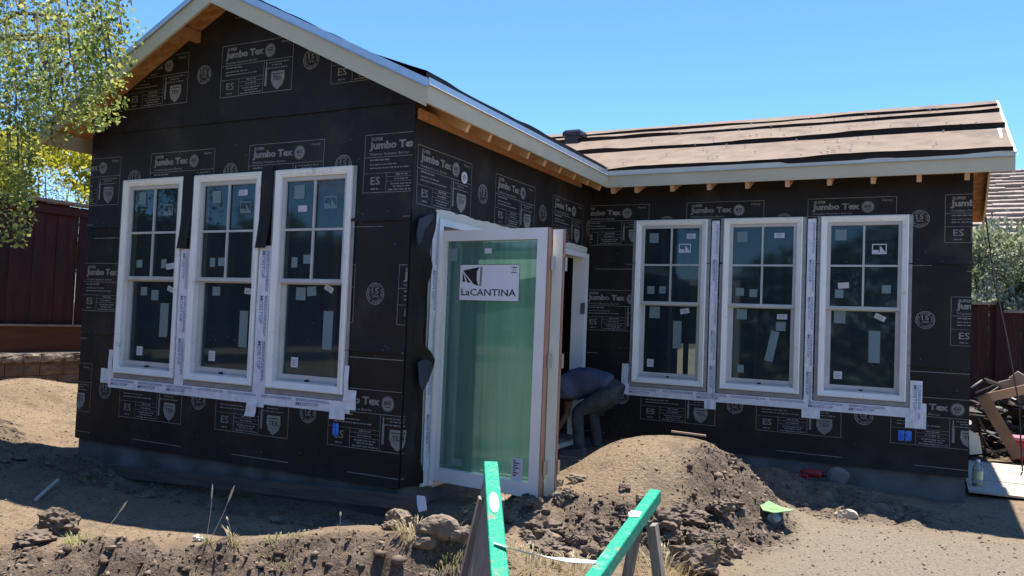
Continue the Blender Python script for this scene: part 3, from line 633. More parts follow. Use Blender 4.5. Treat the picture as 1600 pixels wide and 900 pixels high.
# torn paper curling off the corner beside the door
prof = [(-.03, .25), (.10, .19), (.22, .11), (.34, .12), (.50, .17), (.66, .23), (.80, .29), (.88, .31), (.93, .27), (1.0, .16), (1.12, .15), (1.25, .18), (1.38, .21), (1.50, .26), (1.58, .25), (1.66, .20), (1.76, .22), (1.84, .24), (1.93, .245), (1.99, .26)]
zs = np.linspace(-.03, 1.99, 70); ed = np.interp(zs, [p[0] for p in prof], [p[1] for p in prof]); mb = MB(); nn = 9
for j, z in enumerate(zs):
    for i in range(nn + 1):
        t = i / nn; y = .004 + ed[j] * t; curl = (.035 + .025 * math.sin(z * 7.5 + .6) + .012 * math.sin(z * 17)) * t ** 2.2 + .012 * float(fbm(t * 3, z * 6, 2)) * (t > .1)
        mb.v.append((.012 + max(curl, .004 * t), y - .25 * max(curl, 0) * t, z + .01 * math.sin(t * 8) * t))
for j in range(len(zs) - 1):
    for i in range(nn): k = j * (nn + 1) + i; mb.face((k, k + 1, k + nn + 2, k + nn + 1))
mb.build('torn_paper', PAPER, house, smooth=True, recalc=False)
for poly, xo in (([(651, 366), (655, 342), (668, 336), (684, 332), (674, 346), (664, 360), (660, 376), (654, 384)], .05), ([(653, 566), (664, 561), (675, 566), (677, 574), (670, 594), (661, 612), (655, 600)], .07)):       # folded-over corners
    Q = [on(px, py, 0, xo + .012 * (i % 3)) for i, (px, py) in enumerate(poly)]; mb = MB(); c = sum(Q, Vector()) / len(Q) + Vector((.012, 0, 0)); mb.v = [tuple(q) for q in Q] + [tuple(c)]
    for i in range(len(Q)): mb.face((i, (i + 1) % len(Q), len(Q)))
    mb.build('torn_fold', mat('paper_back_bluegrey', (.045, .048, .065), .7), house, smooth=True, recalc=False)

# ---------------------------------------------------------------- roof
OH = .30; EZ = 2.80; FH = .165
roof = MB()
ap = (-1.8, 3.832)
for sx, xe in ((1, .30), (-1, -3.90)):      # two slabs of the left wing
    e0 = (xe, 3.832 - RA * abs(xe + 1.8)); th = .028
    pts = [(e0[0], -OH, e0[1]), (ap[0], -OH, ap[1]), (ap[0], 7.6, ap[1]), (e0[0], 7.6, e0[1])]
    roof.add(pts + [(x, y, z - th) for x, y, z in pts], [(0, 1, 2, 3), (7, 6, 5, 4), (0, 4, 5, 1), (1, 5, 6, 2), (2, 6, 7, 3), (3, 7, 4, 0)], 0)
RY, RZ = 5.40, EZ + PITCH_R * 2.26
for ye in (3.14, 7.66):
    th = .028; pts = [(-1.7, ye, EZ), (3.95, ye, EZ), (3.95, RY, RZ), (-1.7, RY, RZ)]
    roof.add(pts + [(x, y, z - th) for x, y, z in pts], [(0, 1, 2, 3), (7, 6, 5, 4), (0, 4, 5, 1), (1, 5, 6, 2), (2, 6, 7, 3), (3, 7, 4, 0)], 0)
ro = roof.build('roof', OSB, house)
def board(a, b_, h, th, out, m=FASCIA, name='fascia', dz=0):       # vertical board, top edge a->b, outward = out
    a = Vector(a); b_ = Vector(b_); out = Vector(out); mb = MB()
    vs = []
    for p in (a, b_):
        for o_, z in ((0, dz), (th, dz), (th, dz - h), (0, dz - h)): vs.append(p + out * o_ + Vector((0, 0, z)))
    mb.add(vs, [(0, 1, 2, 3), (7, 6, 5, 4), (0, 4, 5, 1), (1, 5, 6, 2), (2, 6, 7, 3), (3, 7, 4, 0)]); return mb.build(name, m, ro)
eL = 3.832 - RA * 2.1
board((.30, -OH - .022, eL), (.30, 3.14, EZ), FH, .022, (1, 0, 0)); board((.322, 3.14, EZ), (3.95, 3.14, EZ), FH, .022, (0, -1, 0)); board((-3.90, -OH, eL), (-3.90, 7.6, eL), FH, .022, (-1, 0, 0))
FV = FH * math.sqrt(1 + RA * RA)
board((ap[0], -OH, ap[1]), (.300, -OH, eL), FV, .022, (0, -1, 0)); board((-3.90, -OH, eL), (ap[0], -OH, ap[1]), FV, .022, (0, -1, 0))
board((3.95, 3.118, EZ), (3.95, RY, RZ), FV, .022, (1, 0, 0)); board((3.95, 7.66, EZ), (3.95, RY, RZ), FV, .022, (1, 0, 0))
# drip edges (metal)
def drip(a, b_, out, h=.036, m=DRIP):
    a = Vector(a); b_ = Vector(b_); out = Vector(out); mb = MB(); vs = []
    for p in (a, b_):
        for o_, z in ((-.06, .010), (.030, .008), (.0315, -h), (.040, -h - .008)): vs.append(p + out * o_ + Vector((0, 0, z)))
    mb.add(vs, [(0, 1, 5, 4), (1, 2, 6, 5), (2, 3, 7, 6)]); o = mb.build('drip_edge', m, ro, recalc=False); return o
drip((.30, -OH - .03, eL), (.30, 3.11, EZ), (1, 0, 0)); drip((.33, 3.14, EZ), (3.96, 3.14, EZ), (0, -1, 0), .036, DRIPP)
drip((ap[0], -OH, ap[1]), (.33, -OH, eL - .012), (0, -1, 0), .045); drip((-3.93, -OH, eL - .012), (ap[0], -OH, ap[1]), (0, -1, 0), .045); drip((3.95, 3.10, EZ - .015), (3.95, RY, RZ), (1, 0, 0), .018, DRIPP)
# rafter tails under the eaves
y = -.06; k = 0
for y in np.linspace(.30, 3.02, 9):
    mb = MB(); mb.bar((-.06, y, 2.80), (.285, y, 2.64), .040, .11); mb.build('rafter_tail', TAIL, ro)
mb = MB(); mb.box((.012, .02, 2.645), (.034, 3.1, 2.72)); mb.build('frieze_block', WOOD, ro)
for x in [.36, .62] + list(np.linspace(1.0, 3.62, 8)):
    mb = MB(); mb.bar((x, D + .06, 2.80 - .03), (x, 3.155, 2.80 - .172), .040, .11); mb.build('rafter_tail', TAIL, ro)
for y in (3.55, 4.2, 4.85):
    z = EZ + PITCH_R * (y - 3.14); mb = MB(); mb.bar((HE - .02, y, z - .08), (3.945, y, z - .08), .09, .04, up=(0, -PITCH_R, 1)); mb.build('lookout_block', WOOD, ro)
for x in (-2.27, -.6): mb = MB(); mb.bar((x, -.285, rake_z(x) - .085), (x, .02, rake_z(x) - .085), .045, .09); mb.build('lookout_block', WOOD, ro)
# felt underlayment: courses on the right wing with lifted, wavy lower edges
def felt(ylo, yhi, x0, x1, seed, lift0, name='felt_sheet'):
    mb = MB(); nxs = 90; xs = np.linspace(x0, x1, nxs)
    lift = lift0 * (.55 + 1.3 * np.clip(fbm(xs * 1.1 + seed, xs * 0 + seed, 3) + .32, 0, 1)); wav = .04 * fbm(xs * 1.7, xs * 0 + seed * 3, 3)
    ts = (0, .03, .1, .25, .5, 1)
    for i, x in enumerate(xs):
        for j, t in enumerate(ts):
            yy = ylo + wav[i] * (1 - t) + (yhi - ylo) * t
            h = lift[i] * max(0, 1 - t * 3.2) ** 1.5 + .012 + .006 * float(fbm(x * 4, t * 5 + seed, 2))
            mb.v.append((x, yy, EZ + PITCH_R * (yy - 3.14) + h))
        yy = ylo + wav[i] + .012; mb.v.append((x, yy, EZ + PITCH_R * (yy - 3.14) + .004))
    m_ = len(ts) + 1
    for i in range(nxs - 1):
        for j in range(len(ts) - 1): mb.face((i * m_ + j, (i + 1) * m_ + j, (i + 1) * m_ + j + 1, i * m_ + j + 1), 0)
        mb.face((i * m_, (i + 1) * m_, (i + 1) * m_ + m_ - 1, i * m_ + m_ - 1), 1)  # black skirt: felt underside, with the lifted gap's shade painted in
    return mb.build(name, [FELT, FELTK], ro, smooth=True, recalc=False)
felt(3.105, 4.2, -.45, 3.955, 1, .046); felt(4.04, 5.0, -1.0, 3.955, 2, .052); felt(4.76, 5.3, -1.5, 3.955, 3, .044); felt(5.08, 5.39, -1.6, 3.955, 5, .03)
mb = MB()
R = random.Random(3)
for i in range(70):
    x = R.uniform(.3, 3.8); yy = R.uniform(3.3, 5.1); z = EZ + PITCH_R * (yy - 3.14) + .03; mb.lathe([(.011, 0), (.011, .004)], (x, yy, z), 6)
o = mb.build('cap_nails', STK_W, ro); o['kind'] = 'stuff'
# felt along the left wing: dark edge above the drip metal
for (a, b_, out, up_) in (((.27, -.30, eL), (.27, 3.2, EZ), (1, 0, 0), 1), ((-1.8, -.27, ap[1]), (.28, -.27, eL), (0, -1, 0), 0)):
    a = Vector(a); b_ = Vector(b_); out = Vector(out); mb = MB(); nn = 80
    inn = Vector((-1, 0, RA)).normalized() if up_ else Vector((0, 1, 0))
    for i in range(nn + 1):
        t = i / nn; p = a.lerp(b_, t); s_ = (b_ - a).length * t
        h = (.026 + .06 * max(0, float(fbm(s_ * 1.2 + 5, up_ * 7 + 2, 3)) + .28)) if up_ else max(.004, .07 * float(fbm(s_ * 2.2, 3, 3) + .10)) * (1 if s_ > .35 else .3)
        mb.v += [tuple(p + out * .012 + Vector((0, 0, .008))), tuple(p + out * .02 + Vector((0, 0, .010 + h))), tuple(p + inn * .15 + Vector((0, 0, .012 + h * .8))), tuple(p + inn * .6 + Vector((0, 0, .014)))]
    for i in range(nn):
        for j in range(3): k = i * 4 + j; mb.face((k, k + 4, k + 5, k + 1))
    mb.build('felt_edge', FELTK, ro, recalc=False)
# black box vent near the valley
VB = mat('vent_black_plastic', (.014, .015, .018), .3, (.022, .022, .025), 6)
P = on(898, 221, 1, 4.83); P.z = EZ + PITCH_R * (P.y - 3.14) + .02
mb = MB(); w_, d_ = .125, .12
mb.box((P.x - w_ * .75, P.y - d_, P.z - .07), (P.x + w_ * .75, P.y + d_, P.z + .04), 0)
mb.add([(P.x + a_, P.y + b_, P.z + c_) for a_, b_, c_ in ((-w_, -d_, .035), (w_, -d_, .035), (w_, d_, .045), (-w_, d_, .045), (-w_, -d_, .085), (w_, -d_, .085), (w_, d_, .095), (-w_, d_, .095), (-w_ * .8, -d_ * .8, .118), (w_ * .8, -d_ * .8, .118), (w_ * .8, d_ * .8, .122), (-w_ * .8, d_ * .8, .122))],
       [(0, 3, 2, 1), (0, 1, 5, 4), (1, 2, 6, 5), (2, 3, 7, 6), (3, 0, 4, 7), (4, 5, 9, 8), (5, 6, 10, 9), (6, 7, 11, 10), (7, 4, 8, 11), (8, 9, 10, 11)], 0)
mb.build('roof_vent', VB, ro)
# ---------------------------------------------------------------- surroundings
def leafmat(name, c1, c2, c3, tr=.4):
    m = bpy.data.materials.new(name); m.use_nodes = True; n = m.node_tree.nodes; l = m.node_tree.links; b = n['Principled BSDF']
    g = n.new('ShaderNodeNewGeometry'); r = n.new('ShaderNodeValToRGB'); e = r.color_ramp.elements
    e[0].color = (*c1, 1); e[1].color = (*c3, 1); k = e.new(.55); k.color = (*c2, 1); l.new(g.outputs['Random Per Island'], r.inputs[0])
    l.new(r.outputs[0], b.inputs['Base Color']); b.inputs['Roughness'].default_value = .5; b.inputs['Specular IOR Level'].default_value = .4
    t = n.new('ShaderNodeBsdfTranslucent'); l.new(r.outputs[0], t.inputs[0]); ms = n.new('ShaderNodeMixShader'); ms.inputs[0].default_value = tr
    l.new(b.outputs[0], ms.inputs[1]); l.new(t.outputs[0], ms.inputs[2]); l.new(ms.outputs[0], n['Material Output'].inputs[0]); return m
def leaves(name, pts, size, m, parent, droop=.6, seed=1):       # pts Nx3 -> one diamond-shaped folded leaf (two triangles) each
    r = np.random.default_rng(seed); N = len(pts); pts = np.asarray(pts)
    a = r.normal(size=(N, 3)); a[:, 2] = a[:, 2] * .5 - droop; a /= np.linalg.norm(a, axis=1)[:, None]
    c = np.cross(a, r.normal(size=(N, 3))); c /= np.linalg.norm(c, axis=1)[:, None]; nn = np.cross(a, c)
    s = (size * r.uniform(.6, 1.3, N))[:, None]
    V = np.stack([pts, pts + a * s * .55 + c * s * .36 + nn * s * .08, pts + a * s, pts + a * s * .55 - c * s * .36 + nn * s * .08], 1).reshape(-1, 3)
    me = bpy.data.meshes.new(name); me.vertices.add(len(V)); me.vertices.foreach_set('co', V.astype(np.float32).ravel())
    i = np.arange(N) * 4; T = np.stack([i, i + 1, i + 2, i, i + 2, i + 3], -1).ravel()
    me.loops.add(len(T)); me.loops.foreach_set('vertex_index', T.astype(np.int32)); me.polygons.add(2 * N); me.polygons.foreach_set('loop_start', np.arange(0, 6 * N, 3, dtype=np.int32))
    me.update(calc_edges=True); me.materials.append(m); o = bpy.data.objects.new(name, me); COL.objects.link(o); o.parent = parent; return o
def vpix(P):
    d = np.asarray(P) - np.array(CAMP); z = d @ np.array(CF); return 800 + FPX * (d @ np.array(CR)) / z, 450 - FPX * (d @ np.array(CU)) / z, z
REDW = mat('fence_dark_red_stain', (.042, .013, .009), .75, (.066, .020, .013), 5, stretch=(3, 3, .5), bump=.3, bscale=14)
REDW2 = mat('fence_board_worn_red', (.050, .014, .0095), .75, (.026, .008, .006), 6, stretch=(3, 3, .5), bump=.3, bscale=14)
CAPW = mat('fence_cap_weathered', (.30, .25, .19), .85, (.22, .17, .12), 9)
KICK = mat('kickboard_red_brown', (.13, .038, .017), .75, (.09, .026, .013), 3, stretch=(1, .4, 4))
BLOCK = mat('retaining_block', (.20, .145, .10), .95, (.13, .09, .065), 6, bump=.6, bscale=25); BLOCKC = mat('retaining_cap', (.26, .22, .17), .95, (.10, .08, .06), 11, bump=.6, bscale=30, lo=.45, hi=.56)
# left fence (runs along Y)
FX = -6.16
fl = thing('fence', 'dark red board fence above the block retaining wall beside the birch', 'fence', (FX, 2, .6)); R = random.Random(4)
y = -7.0
while y < 9.4:
    wd = .142; mb = MB(); dx = R.uniform(-.006, .006); mb.box((FX - .02 + dx, y, .93), (FX + dx, y + wd - R.uniform(.003, .009), 2.40 + R.uniform(-.006, .006))); childof(mb.build('board', R.choice([REDW, REDW, REDW2])), fl); y += wd
for nm, bx, m in (('cap_rail', ((FX - .07, -7, 2.41), (FX + .07, 9.4, 2.445)), CAPW), ('top_rail', ((FX + .004, -7, 2.28), (FX + .030, 9.4, 2.37)), REDW), ('kickboard', ((FX - .02, -7, .60), (FX + .03, 9.4, .905)), KICK), ('ledge', ((FX - .03, -7, .905), (FX + .05, 9.4, .93)), CAPW)):
    mb = MB(); mb.box(*bx); childof(mb.build(nm, m), fl)
# retaining wall of split-face blocks
rw = thing('retaining_wall', 'low tan concrete block retaining wall under the left fence', 'wall', (-6.05, 1, 0)); R = random.Random(9)
def block(x0, y0, z0, y1, z1, m, nm):
    mb = MB(); nn = 4
    for i in range(nn + 1):
        for j in range(nn + 1):
            yy = y0 + (y1 - y0) * i / nn; zz = z0 + (z1 - z0) * j / nn; e = (0 < i < nn) and (0 < j < nn); mb.v.append((x0 + (R.uniform(-.004, .016) if e else -.006), yy, zz))
    for i in range(nn):
        for j in range(nn): k = i * (nn + 1) + j; mb.face((k, k + nn + 1, k + nn + 2, k + 1))
    mb.box((x0 - .2, y0, z0), (x0 - .0065, y1, z1)); return childof(mb.build(nm, m, recalc=False), rw)
for c in range(5):
    z1 = .485 - c * .16; y = -2.6 + (.13 if c % 2 else 0)
    while y < 4.6:
        wd = R.choice([.19, .30, .30, .22]); block(-6.0 + R.uniform(-.006, .004), y, z1 - .155, y + wd - .008, z1, BLOCK, 'block'); y += wd
y = -2.6
while y < 4.6: wd = R.choice([.30, .42, .22]); block(-5.97, y, .488, y + wd - .006, .59, BLOCKC, 'cap_block'); y += wd
# right fence (runs along X behind the house)
FY = 9.6
fr = thing('fence', 'dark red board fence behind the scrap pile at the right edge', 'fence', (4.5, FY, 0)); R = random.Random(14)
xs = on(1562, 480, 1, FY).x; zl = on(1530, 471, 1, FY).z; zr = on(1590, 484, 1, FY).z
x = 1.5
while x < 12:
    wd = .14; top = zl if x < xs else zr; mb = MB(); dy = R.uniform(-.006, .006); mb.box((x, FY + dy, -.3), (x + wd - R.uniform(.003, .008), FY + .02 + dy, top - .05)); childof(mb.build('board', R.choice([REDW, REDW2, REDW])), fr); x += wd
mb = MB(); mb.box((1.5, FY - .06, zl - .05), (xs, FY + .08, zl - .01)); childof(mb.build('cap_rail', CAPW), fr)
mb = MB(); mb.box((xs, FY - .06, zr - .05), (12, FY + .08, zr - .01)); childof(mb.build('cap_rail', CAPW), fr)
mb = MB(); mb.box((xs - .05, FY - .09, -.3), (xs + .05, FY - .004, zl)); childof(mb.build('post', REDW2), fr)
# neighbour's house with tiled roof
TILE = mat('roof_tile_tan', (.27, .215, .18), .85, (.20, .16, .135), 3, coords='Object'); TILE2 = mat('roof_tile_pale', (.34, .28, .235), .85, (.27, .215, .18), 4); TILED = mat('roof_tile_underlay', (.10, .06, .05), .9)
nh = thing('neighbour_house', "neighbour's grey house with pinkish tan tile roof beyond the right fence", 'house', (6, 15, 0))
NY = 14.; ez = on(1600, 371, 1, NY).z; npch = .42
mb = MB(); mb.box((3.4, NY + .45, -.3), (14, 22, ez - .05)); childof(mb.build('wall', mat('neighbour_stucco_grey', (.10, .10, .095), .9, (.13, .13, .12), 2)), nh)
mb = MB(); pts = [(3.0, NY, ez), (14, NY, ez), (14, NY + 5.6, ez + 5.6 * npch), (3.0, NY + 5.6, ez + 5.6 * npch)]
mb.add(pts + [(x, y, z - .08) for x, y, z in pts], [(0, 1, 2, 3), (7, 6, 5, 4), (0, 4, 5, 1), (1, 5, 6, 2), (2, 6, 7, 3), (3, 7, 4, 0)]); nr = childof(mb.build('roof', TILED), nh)
mb = MB(); mb.box((3.0, NY - .12, ez - .15), (14, NY - .004, ez - .02)); childof(mb.build('gutter', mat('gutter_grey', (.42, .43, .42), .5)), nh)
tm = MB(); tm.add([(0, 0, 0), (.325, 0, 0), (.325, .44, 0), (0, .44, 0), (0, 0, .085), (.325, 0, .085), (.325, .44, .012), (0, .44, .012)], [(0, 3, 2, 1), (4, 5, 6, 7), (0, 1, 5, 4), (1, 2, 6, 5), (2, 3, 7, 6), (3, 0, 4, 7)])
t0 = tm.build('tile', TILE); t1 = tm.build('tile', TILE2); R = random.Random(2); first = {0: True, 1: True}
for r_ in range(16):
    for c_ in range(13):
        k = int(R.random() < .4); src = (t0, t1)[k]
        o = src if first[k] else src.copy()
        if not first[k]: COL.objects.link(o)
        first[k] = False; s_ = r_ * .38 - .05
        ca, sa = math.cos(math.atan(npch)), math.sin(math.atan(npch))
        o.parent = nr; o.matrix_parent_inverse = Matrix.Translation(nh.location).inverted() if False else Matrix.Identity(4)
        loc = Vector((3.9 + c_ * .33 + (.165 if r_ % 2 else 0), NY + s_ * ca + R.uniform(-.06, .06), ez + s_ * sa + .012)) 
        o.matrix_basis = Matrix.Translation(loc - nh.location) @ Matrix.Rotation(math.atan(npch), 4, 'X') ; o.matrix_parent_inverse = Matrix.Translation(nh.location)
# birch tree at the left
BARK = mat('birch_bark', (.36, .35, .32), .8, (.12, .11, .10), 9, stretch=(1, 1, 3), lo=.5, hi=.6); TWIG = mat('birch_twig', (.10, .07, .05), .8)
bt = thing('birch_tree', 'weeping birch tree hanging over the left end of the roof', 'tree', (-7.3, .3, .5))
tr = MB(); TP = [Vector((-7.3, .3, .4)), Vector((-7.25, .28, 2.0)), Vector((-7.2, .3, 3.6)), Vector((-7.1, .4, 5.2)), Vector((-7.0, .5, 7.0)), Vector((-6.95, .5, 8.6))]
tr.tube(TP, [.17, .15, .12, .09, .05, .015], 9); childof(tr.build('trunk', BARK, smooth=True), bt)
R = random.Random(21); lim = MB(); strands = []
def inview_ok(P):
    px, py, z = pix(P)
    if z < .5: return False
    if px > 1650 or px < -900: return px < -900
    if py < -15: return px < 225
    xm = np.interp(py, [-15, 0, 40, 90, 125, 170, 195, 215, 260, 330, 385, 386], [226, 232, 234, 218, 198, 200, 185, 118, 62, 55, 50, -60]); return px < xm
for i in range(46):
    t = R.uniform(.35, .97); k = t * 5; j = min(int(k), 4); base = TP[j].lerp(TP[j + 1], k - j)
    az = R.uniform(-2.9, .9) if i % 3 else R.uniform(-math.pi, math.pi); L_ = R.uniform(1.6, 4.4) * (1.25 - .75 * t)
    d = Vector((math.cos(az), math.sin(az), 0)); pts = [base]
    for s_ in range(1, 8): f = s_ / 7; pts.append(base + d * (L_ * f) + Vector((R.uniform(-.08, .08), R.uniform(-.08, .08), L_ * (.75 * f - .75 * f * f * 1.05))))
    lim.tube(pts, [.035 * (1 - .85 * q / 7) for q in range(8)], 5)
    for s_ in range(16):
        f = R.uniform(.25, 1) * 7; j2 = min(int(f), 6); strands.append((pts[j2].lerp(pts[j2 + 1], f - j2), d))
# extra pendulous branches over the roof end
for px, py, dp in ((25, 20, 7.2), (80, 5, 7.0), (130, 20, 6.6), (165, -10, 6.3), (200, -5, 6.1), (150, 60, 6.3), (60, 90, 7.2), (110, 110, 6.6), (165, 95, 6.0), (190, 60, 6.0), (20, 150, 7.5), (80, 170, 6.9), (205, 20, 6.1), (120, 175, 6.4), (170, 140, 5.9), (175, 120, 5.95), (15, 230, 7.0), (45, 255, 6.9), (95, 60, 6.9), (40, 60, 7.1), (10, 100, 7.3), (140, 150, 6.4), (28, 275, 6.7), (45, 290, 6.7), (12, 270, 6.8), (25, 185, 7.0), (60, 200, 6.9), (100, 190, 6.6), (70, 130, 7.0), (105, 20, 6.8)):
    P = deep(px, py, dp); a_ = P + Vector((-.7, .35, .55)); lim.tube([a_, a_.lerp(P, .5) + Vector((0, 0, .25)), P + Vector((0, 0, .06))], [.016, .011, .006], 4)
    for q in range(8): strands.append((P + Vector((R.uniform(-.28, .28), R.uniform(-.28, .28), R.uniform(-.1, .35))), Vector((1, 0, 0))))
lp = []; tw = MB()
for P, d in strands:
    L_ = R.uniform(.45, 1.25); drift = Vector((R.uniform(-.12, .12), R.uniform(-.12, .12), 0)); pts = []
    for k in range(7): f = k / 6; pts.append(P + d * (.15 * f) + drift * f + Vector((0, 0, -L_ * f ** 1.15)))
    m_ = pts[4]
    if not inview_ok(m_) or not inview_ok(P): continue
    if inview_ok(pts[6]): tw.tube([pts[0], pts[3], pts[5]], [.0014, .0012, .0008], 3)
    for k in range(int(64 * L_)):
        f = R.random() * 6; j = min(int(f), 5); q = pts[j].lerp(pts[j + 1], f - j) + Vector((R.gauss(0, .04), R.gauss(0, .04), R.gauss(0, .03)))
        if inview_ok(q):
            px_, py_, _z = pix(q)
            if 205 < py_ < 400 and 0 < px_ < 140 and R.random() < (.5 if px_ > 62 else .15): continue
            lp.append(tuple(q))
childof(lim.build('limbs', TWIG, recalc=False), bt); childof(tw.build('twigs', TWIG, recalc=False), bt)
childof(leaves('crown', lp, .039, leafmat('birch_leaf', (.08, .13, .03), (.25, .32, .07), (.60, .57, .14), .5), None, .7, 3), bt)
# bushes
def bush(name, label, c, rad, N, size, m, seed, stems=7, base=None, droop=-.1):
    o = thing(name, label, 'shrub', base or (c[0], c[1], 0)); r = np.random.default_rng(seed); P = r.normal(size=(N, 3)); P /= np.linalg.norm(P, axis=1)[:, None]
    az = np.arctan2(P[:, 1], P[:, 0]); lob = 1 + .28 * np.sin(az * 3 + seed) * np.cos(P[:, 2] * 4 + seed) + .35 * fbm(P[:, 0] * 3 + seed, P[:, 2] * 3 + P[:, 1] * 2, 3)
    P = P * (r.uniform(.45, 1, N) ** .45 * lob)[:, None] * np.array(rad) + np.array(c)
    childof(leaves('foliage', P, size, m, None, droop, seed), o); mb = MB(); b0 = Vector(o.location)
    for k in range(stems):
        e = Vector(c) + Vector((r.uniform(-.6, .6) * rad[0], r.uniform(-.6, .6) * rad[1], r.uniform(0, .7) * rad[2])); mb.tube([b0, b0.lerp(e, .5) + Vector((r.uniform(-.1, .1), 0, .1)), e], [.03, .02, .006], 4)
    childof(mb.build('stems', TWIG, recalc=False), o); return o
YL = leafmat('yellow_green_leaf', (.26, .30, .03), (.48, .46, .05), (.62, .56, .10), .45); SG = leafmat('sage_leaf', (.10, .125, .06), (.27, .30, .17), (.48, .50, .36), .35); PG = leafmat('pale_leaf', (.10, .15, .05), (.30, .34, .24), (.60, .60, .54), .3)
GL = leafmat('hedge_leaf', (.025, .05, .012), (.05, .09, .02), (.09, .14, .035), .3)
P = on(95, 262, 0, -7.6); bush('yellow_shrub', 'bright yellow green shrub showing above the left fence', (P.x, P.y, P.z - .45), (.85, 1.2, .95), 17000, .07, YL, 5, base=(P.x, P.y, .5))
P = on(10, 300, 0, -7.4); bush('yellow_shrub', 'yellow green shrub behind the fence at the left picture edge', (P.x - .3, P.y - .5, P.z - .1), (.7, .9, .75), 7000, .06, YL, 6, base=(P.x - .3, P.y - .5, .5))
P = on(1550, 420, 1, 11.2); bush('sage_shrub', 'large grey green shrub between the right fence and the tiled roof', (P.x + .1, 11.2, P.z - .15), (1.0, .9, .85), 9000, .085, SG, 8, base=(P.x, 11.2, -.2), droop=-.2)
P = on(1600, 440, 1, 11.0); bush('sage_shrub', 'grey green shrub cut by the right picture edge below the gutter', (P.x + .6, 11.0, P.z - .25), (1.0, .8, .75), 6000, .085, SG, 10, base=(P.x + .6, 11.0, -.2), droop=-.2)
P = on(1560, 472, 1, 10.3); bush('variegated_shrub', 'low white and green variegated shrub poking over the right fence', (P.x + .2, 10.3, P.z - .4), (1.1, .4, .5), 5000, .075, PG, 12, base=(P.x, 10.3, -.2))
# added foliage, unseen behind the viewpoint, to darken reflections in the window glass
r = np.random.default_rng(40); NHL = 16000; hx = r.uniform(-14, 18, NHL); hy = -12.5 + r.uniform(-1, 1, NHL); hz = r.uniform(0, 1, NHL) ** .7 * (3.3 + 2.2 * (vnoise(hx * .35, hx * 0 + 3) - .4)) - .2
o = leaves('added_hedge', np.stack([hx, hy, hz], -1), .34, GL, None, 0, 41); tag(o, 'unseen dark green foliage band added behind the viewpoint to darken window reflections', 'added_hedge', kind='stuff')
# ---------------------------------------------------------------- site objects
# scattered soil clods and pebbles
ico = bmesh.new(); bmesh.ops.create_icosphere(ico, subdivisions=1, radius=1); IV = np.array([v.co[:] for v in ico.verts]); IF = np.array([[v.index for v in f.verts] for f in ico.faces]); ico.free()
N0 = 150000; cx = rng.uniform(-6, 4.8, N0); cy = rng.uniform(-2.6, 3.4, N0); km = gmask(cx, cy)
dens = .09 + 1.0 * km
dens = dens + .30 * np.exp(-((cx - 1.55) / .7) ** 2 - ((cy - .1) / .45) ** 2)
keep = rng.random(N0) < dens * .42; inside = ((cx > -HW) & (cx < .05) & (cy > -.02)) ; keep &= ~inside
cx, cy, km = cx[keep], cy[keep], km[keep]; N_ = len(cx)
sz = .004 + .008 * rng.random(N_) ** 2.5 + (.026 * rng.random(N_) ** 8) * km
th = rng.uniform(0, 6.28, N_); V = IV[None] * (1 + .5 * rng.normal(size=(N_, len(IV), 1)).clip(-1.2, 1.0)) * sz[:, None, None] * (np.array([1, .8, .65]) * rng.uniform(.8, 1.25, (N_, 1, 3)))
X = V[..., 0] * np.cos(th)[:, None] - V[..., 1] * np.sin(th)[:, None]; Y = V[..., 0] * np.sin(th)[:, None] + V[..., 1] * np.cos(th)[:, None]
V = np.stack([X + cx[:, None], Y + cy[:, None], V[..., 2] + (gz(cx, cy) + sz * .25)[:, None]], -1).reshape(-1, 3)
F = (IF[None] + (np.arange(N_) * len(IV))[:, None, None]).reshape(-1)
me = bpy.data.meshes.new('soil_clods'); me.vertices.add(len(V)); me.vertices.foreach_set('co', V.astype(np.float32).ravel()); me.loops.add(len(F)); me.loops.foreach_set('vertex_index', F.astype(np.int32)); me.polygons.add(len(F) // 3); me.polygons.foreach_set('loop_start', np.arange(0, len(F), 3, dtype=np.int32)); me.update(calc_edges=True)
CL = bpy.data.materials.new('clod_soil'); CL.use_nodes = True; n = CL.node_tree.nodes; l = CL.node_tree.links; b = n['Principled BSDF']; b.inputs['Roughness'].default_value = .95; b.inputs['Specular IOR Level'].default_value = .1
g = n.new('ShaderNodeNewGeometry'); r = n.new('ShaderNodeValToRGB'); e = r.color_ramp.elements; e[0].color = (.17, .12, .085, 1); e[1].color = (.40, .31, .22, 1); k = e.new(.75); k.color = (.25, .185, .13, 1); e[0].color = (.085, .062, .046, 1); e[2].color = (.30, .23, .165, 1); e[1].color = (.17, .125, .09, 1); l.new(g.outputs['Random Per Island'], r.inputs[0]); l.new(r.outputs[0], b.inputs['Base Color'])
me.materials.append(CL); o = bpy.data.objects.new('soil_clods', me); COL.objects.link(o); tag(o, 'loose brown soil clods and pebbles scattered over the yard', 'soil', kind='stuff')
